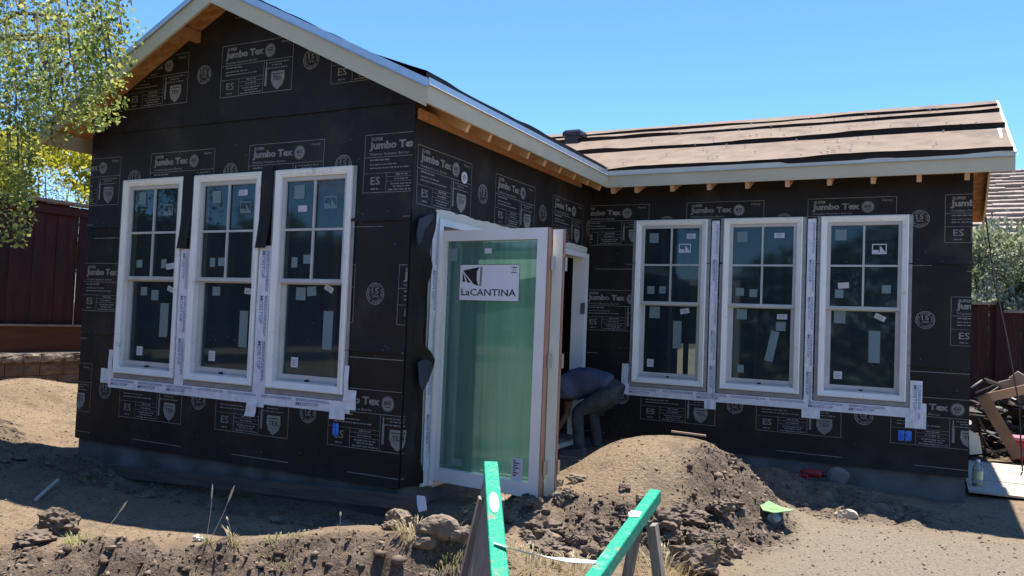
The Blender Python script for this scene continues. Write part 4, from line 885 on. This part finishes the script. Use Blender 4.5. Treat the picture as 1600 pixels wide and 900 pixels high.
# bigger rocks
def rock(name, label, px, py, wm, hm, m, seed, plane=None, P=None, dm=None, group=None, sub=4, rough=.36, cut=False, rot=0):
    if P is None:
        P = hit(px, py)
    bm = bmesh.new(); bmesh.ops.create_icosphere(bm, subdivisions=sub, radius=1); r = random.Random(seed); pl = [(Vector((r.gauss(0, 1), r.gauss(0, 1), r.gauss(0, .8))).normalized(), r.uniform(.55, .85)) for _ in range(9)]
    for v in bm.verts:
        d = v.co.normalized(); s_ = 1
        for nrm, q in pl:
            c = d.dot(nrm)
            if c * s_ > q: s_ = q / c
        s_ *= 1 + rough * float(fbm(d.x * 2.2 + seed, d.y * 2.2 + d.z * 3.1, 4)) + rough * 1.3 * float(fbm(d.x * 6 + seed, d.z * 6 + d.y * 5, 4, gain=.65))
        v.co = Vector((d.x * s_ * wm / 1.5, d.y * s_ * (dm or wm * .8) / 1.5, d.z * s_ * hm / 1.5))
    me = bpy.data.meshes.new(name); bm.to_mesh(me); bm.free(); me.materials.append(m); o = bpy.data.objects.new(name, me); COL.objects.link(o)
    o.location = P + Vector((0, 0, hm * .28)); o.rotation_euler = (0, 0, rot + r.uniform(-.5, .5)); tag(o, label, 'rock', group); return o
CLOD = mat('dark_clod', (.105, .078, .056), .95, (.185, .138, .098), 16, bump=1, bscale=45); STONE = mat('broken_concrete', (.235, .18, .128), .95, (.14, .105, .076), 9, bump=.7, bscale=40); STONEP = mat('pale_stone', (.55, .45, .36), .95, (.42, .34, .27), 12, bump=.5, bscale=50)
rock('clod', 'big dark brown soil clod alone on the lit bank at left', 92, 833, .24, .15, CLOD, 1, rough=.65)
rock('clod', 'flat half buried brown clod just below the big left clod', 55, 848, .20, .07, CLOD, 2, rough=.45)
rock('stone', 'brown stone with dry stalks at left of the rubble by the corner board', 625, 822, .16, .11, STONE, 3)
rock('stone', 'broken concrete chunk with pale flat top beside the sawhorse', 684, 838, .19, .13, STONE, 4, rough=.12)
rock('stone', 'small squared concrete piece in front of the pale topped chunk', 665, 850, .13, .08, STONE, 5, rough=.12)
rock('stone', 'rounded brown stone touching the left sawhorse leg', 722, 846, .14, .09, STONE, 6)
rock('stone', 'small pale stone at the left end of the rubble', 610, 828, .09, .06, STONE, 7)
rock('stone', 'white lump of stone beside the two tall grass stalks', 311, 846, .06, .045, STONEP, 8)
rock('pale_brick', 'pale broken brick on the shadow edge at right', 1322, 808, .15, .075, STONEP, 9, rough=.08, dm=.10)
for k, (px, py, w_, h_, s_) in enumerate(((850, 838, .34, .16, 11), (985, 815, .26, .15, 12), (640 + 395, 828, .28, .18, 13), (1075, 812, .30, .14, 14), (1090, 850, .22, .13, 15), (1085, 895, .30, .24, 16), (1050, 845, .16, .10, 17), (1015, 850, .16, .10, 18), (885, 776, .14, .08, 19), (1180, 842, .11, .07, 20), (1125, 800, .20, .14, 21), (855, 862, .24, .11, 22), (1130, 880, .12, .08, 23), (975, 765, .10, .05, 24), (935, 845, .14, .09, 25), (900, 848, .16, .10, 26), (1120, 845, .14, .09, 27), (1150, 860, .10, .06, 28), (800, 815, .14, .08, 29), (1145, 790, .13, .09, 30))):
    rock('clod', ['large brown clod behind the white strap', 'dark hollow clod at the foot of the mound left of the right sawhorse', 'tall brown clod just right of the right sawhorse tip', 'slab shaped clod jutting from the mound foot', 'round clod below the slab shaped clod', 'biggest dark clod at the bottom among dry grass', 'grey brown clod beside the right sawhorse leg', 'clod seen through the right sawhorse legs', 'single clod beside the folded door bottom', 'dark clod on the gravel right of the mound', 'clod stuck in the right mound flank', 'low clod under the white strap', 'small clod right of the biggest bottom clod', 'small clod on the lit slope above the right sawhorse', 'clod left of the right sawhorse top beam', 'middle clod between strap and mound slope', 'clod on the right of the round clod', 'rightmost small clod of the mound rubble', 'clod in the door shadow edge', 'dark clod low on the steep right mound side'][k], px, py, w_ * .8, h_ * .8, CLOD, s_, rough=.6)
R = random.Random(77)
for k in range(20):       # smaller rubble at the front of the mound
    x = R.uniform(.9, 2.3); y = R.uniform(-.35, .75); rock('rubble_clod', 'small brown rubble clod at the foot of the dirt mound', 0, 0, R.uniform(.06, .12), R.uniform(.04, .08), CLOD if k % 2 else STONE, 100 + k, P=Vector((x, y, G(x, y))), group='small rubble at the mound foot', sub=3, rough=.6)
for k in range(22):       # rubble in the shade along the front wall
    x = R.uniform(-4.2, .6); y = R.uniform(-.75, -.25); rock('trench_clod', 'brown clod lying in the shaded trench by the gable wall', 0, 0, R.uniform(.06, .15), R.uniform(.04, .09), CLOD, 200 + k, P=Vector((x, y, G(x, y))), group='clods in the shaded trench', sub=2)
# form board along the gable foundation
BOARD = mat('weathered_form_board', (.13, .095, .07), .85, (.08, .06, .048), 5, stretch=(.6, 6, 6), bump=.3, bscale=20); ENDG = mat('board_end_grain', (.36, .25, .17), .85)
A_ = on(165, 726, 1, -.10); B_ = on(664, 778, 1, -.10)
mb = MB(); mb.bar(A_ + Vector((0, 0, -.045)), B_ + Vector((0, 0, -.045)), .045, .095); mb.m[1] = 1; mb.m[0] = 1
tag(mb.build('form_board', [BOARD, ENDG]), 'long weathered timber form board along the gable wall foundation', 'board')
mb = MB(); P = on(653, 775, 1, -.13); mb.add([(P.x - .01, -.13, -.02), (P.x + .06, -.14, -.015), (P.x + .09, -.15, -.10), (P.x + .03, -.155, -.125), (P.x - .0, -.14, -.07)], [(0, 1, 2, 3, 4)]); mb.v += [(x, y + .004, z) for x, y, z in mb.v]; mb.face((9, 8, 7, 6, 5))
for i in range(5): mb.face((i, (i + 1) % 5, 5 + (i + 1) % 5, 5 + i))
tag(mb.build('tape_scrap', TAPE), 'torn white tape scrap stuck on the end of the form board', 'scrap')
# wooden stakes, sticks
STICK = mat('pale_stick', (.55, .47, .38), .8, (.42, .35, .28), 10)
def gpt(px, py, up=0):
    P = hit(px, py); return Vector((P.x, P.y, P.z + up))
a_ = gpt(56, 783, .01); b_ = gpt(90, 760, .05); mb = MB(); mb.bar(a_, b_, .022, .016); tag(mb.build('stake', STICK), 'pale thin wooden stake lying in the left shade', 'stake')
a_ = on(1049, 674, 1, 1.62); b_ = on(1103, 681, 1, 1.72); mb = MB(); mb.bar(Vector((a_.x, a_.y, max(a_.z, G(a_.x, a_.y) + .02))), Vector((b_.x, b_.y, max(b_.z, G(b_.x, b_.y) + .015))), .022, .014); tag(mb.build('lath', mat('brown_lath', (.40, .27, .18), .8)), 'short flat wooden lath on top of the dirt mound', 'lath')
# green packaging scrap and plastic cup
GREEN = mat('pale_green_card', (.13, .24, .085), .7, (.22, .33, .16), 8); P0 = [(1181, 778), (1198, 781), (1222, 792), (1242, 797), (1210, 801), (1192, 797)]
mb = MB(); zc = gpt(1212, 792).z; Q = [on(px, py, 2, zc + .035 + .008 * (i % 2)) for i, (px, py) in enumerate(P0)]; mb.v = [tuple(q) for q in Q] + [tuple(q - Vector((0, 0, .006))) for q in Q]; mb.face(range(6)); mb.face((11, 10, 9, 8, 7, 6))
for i in range(6): mb.face((i, (i + 1) % 6, 6 + (i + 1) % 6, 6 + i))
tag(mb.build('green_card', GREEN), 'crumpled pale green card scrap right of the dirt mound', 'scrap')
CLEAR = glassmat('clear_plastic', (.85, .88, .9), 1.45, ((.6, .62, .64), (.75, .76, .78), .35)); P = hit(1204, 818)
mb = MB(); mb.lathe([(.022, 0), (.032, .006), (.038, .05), (.036, .085), (.030, .088)], (0, 0, 0), 14); o = mb.build('plastic_cup', CLEAR, smooth=True); o.location = P + Vector((0, 0, .035)); o.rotation_euler = (1.2, .2, .6); tag(o, 'crushed clear plastic cup in front of the green card', 'cup')
# grass
DRY = leafmat('dry_grass', (.34, .25, .12), (.45, .36, .19), (.55, .47, .28), .3); GRN = leafmat('green_grass', (.20, .24, .07), (.34, .36, .13), (.46, .42, .20), .3)
def tuft(label, px, py, n_, h, spread, m, seed):
    P = gpt(px, py); r = random.Random(seed); mb = MB()
    for i in range(n_):
        a = r.uniform(0, 6.28); q = spread * math.sqrt(r.random()); b0 = Vector((math.cos(a) * q, math.sin(a) * q, 0)); b0.z = G(P.x + b0.x, P.y + b0.y) - P.z - .005
        ln = h * r.uniform(.5, 1.2); d = Vector((math.cos(a) * r.uniform(.1, .9), math.sin(a) * r.uniform(.1, .9), 1)).normalized(); s_ = Vector((-math.sin(a), math.cos(a), 0)) * .0028
        m1 = b0 + d * ln * .6; m2 = b0 + d * ln * .85 + Vector((d.x, d.y, -.25)) * ln * .3
        mb.add([b0 - s_, b0 + s_, m1 + s_ * .8, m1 - s_ * .8, m2], [(0, 1, 2, 3), (3, 2, 4)])
    o = mb.build('grass_tuft', m, recalc=False); o.location = P; return tag(o, label, 'grass', 'grass tufts in the foreground')
tuft('yellowish grass tuft in front of the brown stone rubble', 645, 838, 110, .11, .10, DRY, 1); tuft('greyish green grass tuft at the left sawhorse foot', 700, 862, 110, .09, .11, GRN, 2); tuft('low green weed mat on the bank edge left of centre', 440, 857, 130, .04, .12, GRN, 3)
tuft('dry straw tuft around the biggest bottom clod', 1035, 893, 220, .15, .20, DRY, 4); tuft('straw grass tuft between the two sawhorses', 830, 892, 190, .10, .20, DRY, 5); tuft('small green tuft beside the right rubble', 1112, 852, 70, .10, .07, GRN, 6); tuft('dry tuft at the foot of the third stalk', 362, 846, 45, .07, .03, DRY, 7); tuft('tiny green sprig beside the white stone lump', 325, 846, 30, .05, .03, GRN, 8); tuft('sparse weeds under the big left clod', 120, 848, 60, .08, .08, GRN, 9); tuft('straw tuft below the white strap by the right sawhorse', 900, 895, 120, .10, .12, DRY, 10)
def stalk(label, px, py, tx, ty, head):
    P = gpt(px, py); dpt = (P - CAMP).dot(CF); T = deep(tx, ty, dpt); mb = MB(); mid = P.lerp(T, .5) + Vector((.012, 0, 0)); mb.tube([P - Vector((0, 0, .01)), mid, T], [.0022, .0018, .0014], 4)
    d = (T - mid).normalized(); mb.tube([T - d * head, T - d * head * .7, T - d * head * .3, T + d * .006], [.002, .0058, .0055, .001], 6)
    tag(mb.build('grass_stalk', mat('seed_stalk', (.55, .45, .28), .8), recalc=False), label, 'grass stalk', 'seed stalks on the bank')
stalk('tall upright seed stalk left of the leaning one', 322, 843, 332, 757, .085); stalk('leaning seed stalk bending right over the shade', 326, 846, 366, 760, .09); stalk('short bare stalk rising from the dry tuft', 360, 842, 354, 808, .02); stalk('lone stalk leaning right above the left bank', 160, 832, 198, 784, .08); stalk('thin straight stalk near the middle of the bank', 525, 848, 532, 801, .02); stalk('thin stalk just right of the middle stalk', 540, 845, 546, 827, .02); stalk('dry stalk standing on the brown stone', 630, 806, 638, 793, .012)
# red tool and slab in the shade by the right wall
REDP = mat('tool_red', (.30, .015, .02), .4); TOOLB = mat('tool_black', (.02, .022, .03), .5)
P = on(1268, 746, 1, 3.16); P.z = G(P.x, P.y) + .01; dr = thing('cordless_drill', 'red and black cordless drill lying in the shade at the right wall', 'drill', P)
mb = MB(); mb.tube([(-.09, 0, .05), (-.07, 0, .055), (.07, 0, .055), (.09, 0, .055)], [.03, .038, .038, .028], 10); mb.build('motor_housing', REDP, dr, smooth=True)
mb = MB(); mb.tube([(.09, 0, .055), (.12, 0, .055), (.135, 0, .055)], [.026, .024, .012], 10); mb.build('chuck', TOOLB, dr, smooth=True)
mb = MB(); mb.bar((-.04, 0, .05), (-.06, -.11, .035), .04, .035); mb.build('grip', TOOLB, dr, bevel=.006)
mb = MB(); mb.box((-.11, -.17, .0), (-.01, -.10, .06)); mb.build('battery', REDP, dr, bevel=.008)
rock('stone', 'grey flat slab of stone leaning beside the red drill', 0, 0, .18, .15, mat('grey_slab', (.20, .19, .18), .9, (.15, .145, .14), 6), 41, rough=.1, dm=.06, P=Vector((P.x + .21, 3.22, G(P.x + .21, 3.22))))
# drink bottle
P = gpt(1527, 766); bo = thing('bottle', 'clear plastic bottle with yellow drink at the corner of the house', 'bottle', P); bo.scale = (1.2, 1.2, 1.2)
mb = MB(); mb.lathe([(.034, 0), (.038, .008), (.038, .06), (.036, .07), (.038, .08), (.038, .165), (.030, .195), (.016, .215), (.0145, .225)], n=18); mb.build('bottle_body', CLEAR, bo, smooth=True)
mb = MB(); mb.lathe([(.031, .004), (.0345, .01), (.0345, .055)], n=16); mb.build('drink', mat('yellow_drink', (.62, .36, .02), .3), bo, smooth=True)
mb = MB(); mb.lathe([(.0385, .085), (.0385, .155)], n=18); mb.f = mb.f[:-2]; mb.m = mb.m[:-2]; mb.build('bottle_label', mat('bottle_label_green', (.36, .42, .18), .6, (.55, .55, .40), 30), bo, smooth=True, recalc=False)
mb = MB(); mb.lathe([(.0165, .224), (.0165, .244), (.014, .246)], n=14); mb.build('bottle_cap', STK_W, bo)
# plywood on the ground and scrap pile at right
PLY = mat('plywood_pale', (.50, .42, .33), .8, (.42, .34, .26), 4, stretch=(6, .7, 6)); zp = G(4.2, 4.6) + .02
for k, (y0_, y1_, lb) in enumerate(((3.90, 4.62, 'nearer pale plywood sheet lying on the ground behind the bottle'), (4.64, 6.0, 'farther pale plywood sheet lying on the ground before the scrap pile'))):
    mb = MB(); mb.box((3.70, y0_, zp + .003 * k), (5.9, y1_, zp + .018 + .003 * k)); tag(mb.build('plywood_sheet', PLY), lb, 'plywood')
CARD = mat('brown_cardboard', (.24, .15, .085), .85, (.19, .115, .065), 5); GYP = mat('drywall_scrap', (.34, .32, .29), .85, (.25, .235, .21), 8); DKW = mat('dark_scrap_timber', (.022, .018, .016), .9, (.05, .04, .035), 12)
YS = 6.5
def wallpt(px, py, y=YS): return on(px, py, 1, y)
a_ = wallpt(1527, 622); b_ = wallpt(1582, 716); ch = thing('cardboard_channel', 'long brown cardboard channel box leaning from the house corner to the plywood', 'box', (b_.x, b_.y, zp + .02))
d = (b_ - a_).normalized(); sd_ = Vector((0, 1, 0)); up_ = sd_.cross(d)
for nm, off, w_, h_ in (('channel_base', Vector((0, 0, 0)), .26, .012), ('channel_side', sd_ * -.135 + up_ * -.06, .012, .13), ('channel_side', sd_ * .135 + up_ * -.06, .012, .13)):
    mb = MB(); mb.bar(a_ + off, b_ + off, w_, h_, up=up_); childof(mb.build(nm, CARD), ch)
a_ = wallpt(1540, 622, 6.9); b_ = wallpt(1640, 600, 6.9); mb = MB(); mb.bar(a_, b_, .04, .11); tag(mb.build('scrap_beam', mat('beam_tan', (.42, .28, .15), .8)), 'tan timber beam lying across the top of the scrap pile', 'beam')
# dark rubble heap under the scraps, then the pieces of drywall
mb = MB(); R = random.Random(50)
for i in range(420):
    x = R.uniform(3.75, 5.9); y = R.uniform(6.7, 9.2); top = .62 * math.exp(-((x - 4.6) / 1.1) ** 4 - ((y - 8.1) / 1.0) ** 4); P = Vector((x, y, -.22 + top * R.uniform(.2, 1.0)))
    d = Vector((R.gauss(0, 1), R.gauss(0, .6), R.gauss(0, .45))).normalized() * R.uniform(.10, .34); mb.bar(P - d, P + d, R.uniform(.02, .14), R.uniform(.01, .04), up=(R.gauss(0, .3), R.gauss(0, .3), 1))
tag(mb.build('scrap_heap', leafmat('dark_scrap', (.012, .010, .009), (.03, .022, .017), (.13, .10, .075), 0), recalc=False), 'dark heap of mixed building rubbish under the drywall scraps', 'rubbish', kind='stuff')
for k, (px, py, w_, h_, rx, rz, lb, y_) in enumerate(((1557, 600, .34, .26, .35, .3, 'grey drywall scrap tilted on the left of the heap', 7.6), (1585, 598, .42, .28, .55, -.35, 'larger grey drywall scrap leaning on its corner over the heap', 7.4), (1540, 607, .34, .07, .2, -.5, 'thin white drywall strip at the left end of the heap', 7.2), (1548, 613, .30, .05, .1, -.7, 'narrow white strip just under the thin strip', 7.0), (1600, 595, .4, .2, .8, .5, 'crumpled pale sheet at the right picture edge on the heap', 7.3), (1526, 600, .24, .05, .2, -.6, 'short dark edged strip beside the house wall', 7.1))):
    P = wallpt(px, py, y_); mb = MB(); w_ *= .75; h_ *= .75; mb.box((-w_ / 2, -.007, -h_ / 2), (w_ / 2, .007, h_ / 2)); o = mb.build('drywall_scrap', GYP); o.location = P; o.rotation_euler = (math.pi / 2 - rx, rz, .2 * k - .4); tag(o, lb, 'drywall', 'drywall scraps on the heap')
P = wallpt(1592, 690, 6.6); rc = thing('cooler', 'red cooler box with pink lid beside the cardboard channel', 'cooler', (P.x + .1, P.y, zp + .02)); mb = MB(); mb.box((-.16, -.12, 0), (.3, .12, .22)); mb.build('cooler_body', mat('cooler_red', (.45, .02, .05), .5), rc, bevel=.012); mb = MB(); mb.box((-.165, -.125, .222), (.305, .125, .27)); mb.build('cooler_lid', mat('cooler_pink', (.62, .16, .24), .5), rc, bevel=.01)
P = wallpt(1523, 695, 6.2); mb = MB(); mb.add([(P.x - .05, 6.2, P.z - .12), (P.x + .08, 6.22, P.z - .1), (P.x + .05, 6.25, P.z + .1), (P.x - .06, 6.24, P.z + .17)], [(0, 1, 2, 3)]); mb.v += [(x, y + .01, z) for x, y, z in mb.v]; mb.face((7, 6, 5, 4))
for i in range(4): mb.face((i, (i + 1) % 4, 4 + (i + 1) % 4, 4 + i))
tag(mb.build('foam_scrap', mat('cream_foam', (.6, .56, .42), .8)), 'cream foam scrap standing behind the house corner', 'scrap')
# black cable from the rake
c0 = on(1540, 340, 0, 3.93); c1 = wallpt(1592, 630, 5.4); mb = MB(); mb.tube([c0, c0.lerp(c1, .33) + Vector((-.02, 0, -.03)), c0.lerp(c1, .66) + Vector((.0, 0, -.02)), c1, Vector((c1.x + .05, c1.y + .1, zp + .03))], .009, 6)
tag(mb.build('cable', mat('black_rubber', (.012, .012, .013), .6)), 'black cable hanging from the right roof edge to the ground', 'cable')
# sawhorses
SGRN = mat('green_paint', (.0, .27, .155), .6, (.10, .36, .25), 34, bump=.5, bscale=60, lo=.60, hi=.70, wear=((.22, .19, .14), 11, .585, .66)); GREYW = mat('grey_weathered_wood', (.30, .26, .21), .85, (.16, .135, .11), 4, stretch=(14, 14, .8), bump=.4, bscale=12, lo=.3, hi=.7)
GRNE = mat('green_paint_worn_edge', (.16, .52, .38), .6)
def sawhorse(label, pf, df, pn, dn, ext, panel, wd=.062):
    A = deep(*pf, df); B = deep(*pn, dn); d = (B - A).normalized(); B = B + d * ext; s = thing('sawhorse', label, 'sawhorse', ((A.x + B.x) / 2, (A.y + B.y) / 2, -.2), 'pair of green topped sawhorses')
    side = d.cross(Vector((0, 0, 1))).normalized(); up = side.cross(d).normalized()
    mb = MB(); mb.bar(A - up * .026, B - up * .026, wd, .05, up=up); childof(mb.build('top_beam', SGRN, bevel=.003), s)
    L_ = (B - A).length; SP = lambda q: (.15 if q > 0 else -.03) if panel else .12
    for f in (.13, .80):
        for sg in (-1, 1):
            P = A + d * (L_ * f) - up * .05 + side * (sg * (wd / 2 + .004)); foot = Vector((P.x + side.x * sg * SP(sg) + d.x * (.03 if f > .5 else -.02), P.y + side.y * sg * SP(sg) + d.y * (.03 if f > .5 else -.02), 0)); foot.z = G(foot.x, foot.y) - .01
            mb = MB(); mb.bar(P - up * .028, foot, .034, .052, up=d); childof(mb.build('leg', GREYW), s)
    if panel:
        for sg in (1,):
            P0 = A + d * .03 - up * .048 + side * (sg * (wd / 2 - .004)); P1 = A + d * (L_ * .62) - up * .048 + side * (sg * (wd / 2 - .004)); lo = side * (sg * .085) - Vector((0, 0, .46))
            mb = MB(); vs = [P0, P1, P1 + lo, P0 + lo + d * -.03]; mb.v = [tuple(v) for v in vs] + [tuple(v - side * (sg * .012)) for v in vs]; mb.face((0, 1, 2, 3)); mb.face((7, 6, 5, 4))
            for i in range(4): mb.face((i, (i + 1) % 4, 4 + (i + 1) % 4, 4 + i))
            childof(mb.build('side_panel', GREYW), s)
    else:
        mb = MB(); mb.bar(A + d * (L_ * .13) - Vector((0, 0, .34)), A + d * (L_ * .80) - Vector((0, 0, .34)), .02, .08); childof(mb.build('stretcher', GREYW), s)
    return s, A, d, side, up
s1, A1, d1, sd1, up1 = sawhorse('green topped sawhorse with grey plywood side, nearer the door', (767, 720), 3.25, (782, 905), 2.45, .45, True, .056)
s2, A2, d2, sd2, up2 = sawhorse('green topped sawhorse on open grey legs, in front of the mound', (1024, 764), 3.15, (921, 905), 2.35, .45, False, .045)
def on_beam(A, d, up, px, py): r = ray(px, py); t = (A - CAMP).dot(up) / r.dot(up); return CAMP + r * t
P = on_beam(A1, d1, up1, 772, 785); mb = MB(); nn = 20; cs = []
for i in range(nn): t = 2 * math.pi * i / nn; cs.append(P + d1 * (.075 * math.cos(t)) + sd1 * (.018 * math.sin(t)) + up1 * .0015)
mb.add(cs, [tuple(range(nn))])
for k in range(4): q = P + d1 * (-.036 + .022 * k); mb.add([q - sd1 * .008 + up1 * .0025, q + sd1 * .008 + up1 * .0025, q + sd1 * .008 + d1 * .008 + up1 * .0025, q - sd1 * .008 + d1 * .008 + up1 * .0025], [(0, 1, 2, 3)], 1)
childof(mb.build('oval_sticker', [mat('sticker_mint', (.62, .74, .68), .6), mat('sticker_faint_print', (.42, .50, .47), .6)], recalc=False), s1)
P = on_beam(A2, d2, up2, 991, 803); mb = MB(); mb.add([P + d2 * a_ + sd2 * b_ + up2 * .0015 for a_, b_ in ((-.03, -.02), (.025, -.024), (.035, .01), (.0, .022), (-.03, .016))], [(0, 1, 2, 3, 4)]); childof(mb.build('paint_splash', STK_W, recalc=False), s2)
PA = on_beam(A1, d1, up1, 772, 851); PB = on_beam(A2, d2, up2, 931, 881); mb = MB(); nn = 14
for i in range(nn + 1):
    t = i / nn; p = PA.lerp(PB, t) + Vector((0, 0, .006 - .05 * t * (1 - t))); w_ = .006 + .006 * math.sin(math.pi * t) ; tw_ = .5 * math.sin(t * 5); q = ((PB - PA).cross(Vector((0, 0, 1))).normalized() * math.cos(tw_) + Vector((0, 0, 1)) * math.sin(tw_)) * w_
    mb.v += [tuple(p + q), tuple(p - q), tuple(p - q + Vector((0, 0, -.002))), tuple(p + q + Vector((0, 0, -.002)))]
for i in range(nn):
    for j in range(4): k = i * 4; mb.face((k + j, k + 4 + j, k + 4 + (j + 1) % 4, k + (j + 1) % 4))
tag(mb.build('strap', mat('white_strap', (.68, .69, .70), .6), recalc=False), 'white strap tied between the two green sawhorses', 'strap')
# ---------------------------------------------------------------- worker bending at the doorway
SKIN = mat('skin', (.30, .17, .11), .6); SHIRT = mat('navy_work_shirt', (.080, .094, .140), .9, (.050, .060, .095), 7, bump=1, bscale=9); JEAN = mat('grey_work_trousers', (.062, .067, .066), .9, (.042, .046, .046), 9, bump=1, bscale=14); SHOE = mat('dark_shoe', (.10, .09, .08), .7); HAIR = mat('dark_hair', (.015, .012, .010), .7); SOLE = mat('shoe_sole', (.22, .20, .18), .8)
YP = 2.92
def skin(name, chains, m, parent, root=0, sub=3):
    V = []; E = []; Rr = []
    idx = {}
    for ch_ in chains:
        prev = None
        for (P, r_) in ch_:
            key = tuple(round(c, 4) for c in P)
            if key not in idx: idx[key] = len(V); V.append(P); Rr.append(r_)
            if prev is not None: E.append((prev, idx[key]))
            prev = idx[key]
    me = bpy.data.meshes.new(name); me.from_pydata(V, E, []); o = bpy.data.objects.new(name, me); COL.objects.link(o); o.modifiers.new('skin', 'SKIN')
    for i, sv in enumerate(me.skin_vertices[0].data): r_ = Rr[i]; sv.radius = r_ if isinstance(r_, tuple) else (r_, r_); sv.use_root = (i == root)
    sm = o.modifiers.new('sub', 'SUBSURF'); sm.levels = sub; sm.render_levels = sub
    dg = bpy.context.evaluated_depsgraph_get(); bpy.context.view_layer.update(); me2 = bpy.data.meshes.new_from_object(o.evaluated_get(bpy.context.evaluated_depsgraph_get())); bpy.data.objects.remove(o)
    if name in ('shirt', 'trousers'):      # cloth folds
        for v in me2.vertices:
            c = v.co; f = float(fbm(c.x * 9 + c.z * 7, c.y * 5 + c.z * 11 + 3, 3)); v.co = c + v.normal * ((.018 if name == 'shirt' else .012) * (abs(f) * 2 - .25))
    me2.materials.clear(); me2.materials.append(m); me2.polygons.foreach_set('use_smooth', [True] * len(me2.polygons)); o = bpy.data.objects.new(name, me2); COL.objects.link(o)
    if parent: o.parent = parent
    return o
gy1, gy2 = YP - .10, YP + .13
fz = G(.2, gy1); fz2 = G(.28, gy2)
pel = (.53, YP, .535); wst = (.36, YP, .585); cst = (.12, YP, .575); shd = (-.02, YP, .53); nck = (-.13, YP, .47); hed = (-.24, YP, .41)
k1, a1 = (.20, gy1 - .02, .30), (.235, gy1 - .02, fz + .10); k2, a2 = (.26, gy2 + .02, .28), (.33, gy2 + .02, fz2 + .10); h1, h2 = (.51, gy1 + .01, .50), (.51, gy2 - .03, .50)
s1_, s2_ = (-.03, YP - .19, .50), (-.03, YP + .19, .50); e1, e2 = (-.06, YP - .24, .24), (-.06, YP + .24, .24); w1, w2 = (-.16, YP - .20, .03), (-.16, YP + .18, .03)
def fingers(wr, sg):
    out = []; wx, wy, wz = wr
    palm = (wx - .025, wy, wz - .07)
    for q, ln in ((-.03, .065), (-.01, .078), (.01, .072), (.03, .055)): out.append([(palm, .020), ((palm[0] - .004, palm[1] + q, palm[2] - .03), .0095), ((palm[0] - .018, palm[1] + q * 1.1, palm[2] - .03 - ln * .5), .009), ((palm[0] - .002, palm[1] + q * 1.1, palm[2] - .03 - ln), .008)])
    out.append([(wr, .026), (palm, .020)]); out.append([(palm, .020), ((palm[0] + .02, palm[1] - sg * .035, palm[2] + .005), .0105), ((palm[0] + .015, palm[1] - sg * .045, palm[2] - .035), .009)])
    return out
body = skin('person', [[(pel, .085), (wst, .09), (cst, .10), (shd, .09), (nck, .055), ((-.17, YP, .445), .055), ((-.22, YP, .415), .082), ((-.28, YP, .37), .078), ((-.315, YP, .335), .045)], [(pel, .085), (h1, .07), (k1, .058), (a1, .040)], [(pel, .085), (h2, .07), (k2, .058), (a2, .040)], [(shd, .09), (s1_, .052), (e1, .040), (w1, .026)], [(shd, .09), (s2_, .052), (e2, .040), (w2, .026)]] + fingers(w1, 1) + fingers(w2, -1), SKIN, None)
tag(body, 'person in navy shirt and grey trousers bending over at the doorway', 'person')
skin('shirt', [[((.505, YP, .56), (.128, .155)), ((.46, YP, .575), (.128, .155)), (wst, (.125, .165)), ((.24, YP, .60), (.135, .175)), (cst, (.135, .185)), (shd, (.105, .15)), ((-.09, YP, .495), .07)], [(shd, (.105, .15)), (s1_, .075), ((-.045, YP - .225, .36), .062)], [(shd, (.105, .15)), (s2_, .075), ((-.045, YP + .225, .36), .062)]], SHIRT, body)
def mid(a, b_, t): return tuple(a[i] + (b_[i] - a[i]) * t for i in range(3))
skin('trousers', [[((.43, YP, .57), (.115, .14)), (pel, (.125, .15)), ((.575, YP, .50), (.10, .135))], [(pel, (.125, .15)), (h1, .108), (mid(h1, k1, .5), .092), (k1, .076), (mid(k1, a1, .5), .064), ((a1[0], a1[1], a1[2] - .03), .060)], [(pel, (.125, .15)), (h2, .108), (mid(h2, k2, .5), .092), (k2, .076), (mid(k2, a2, .5), .064), ((a2[0], a2[1], a2[2] - .03), .060)]], JEAN, body, root=1)
skin('hair', [[((-.20, YP, .455), .06), ((-.25, YP, .43), .078), ((-.295, YP, .40), .06)]], HAIR, body)
for (a_, z_) in ((a1, fz), (a2, fz2)):
    mb = MB(); secs = [(.075, .034, .085), (.05, .042, .10), (0, .044, .095), (-.06, .046, .072), (-.13, .050, .055), (-.18, .044, .045), (-.205, .020, .030)]
    rings = []
    for dx, wd, hh in secs:
        b = len(mb.v); rings.append(b)
        for q in range(10): t = math.pi * q / 9; mb.v.append((a_[0] + dx, a_[1] + wd * math.cos(t), z_ + .012 + hh * math.sin(t) ** .7))
    for i in range(len(rings) - 1):
        for q in range(9): mb.face((rings[i] + q, rings[i] + q + 1, rings[i + 1] + q + 1, rings[i + 1] + q), 0)
        mb.face((rings[i], rings[i + 1], rings[i + 1] + 9, rings[i] + 9), 1)
    mb.face([rings[0] + q for q in range(10)], 0); mb.face([rings[-1] + q for q in range(10)][::-1], 0)
    mb.box((a_[0] - .20, a_[1] - .046, z_ - .012), (a_[0] + .078, a_[1] + .046, z_ + .0115), 1)
    mb.build('shoe', [SHOE, SOLE], body, smooth=False)
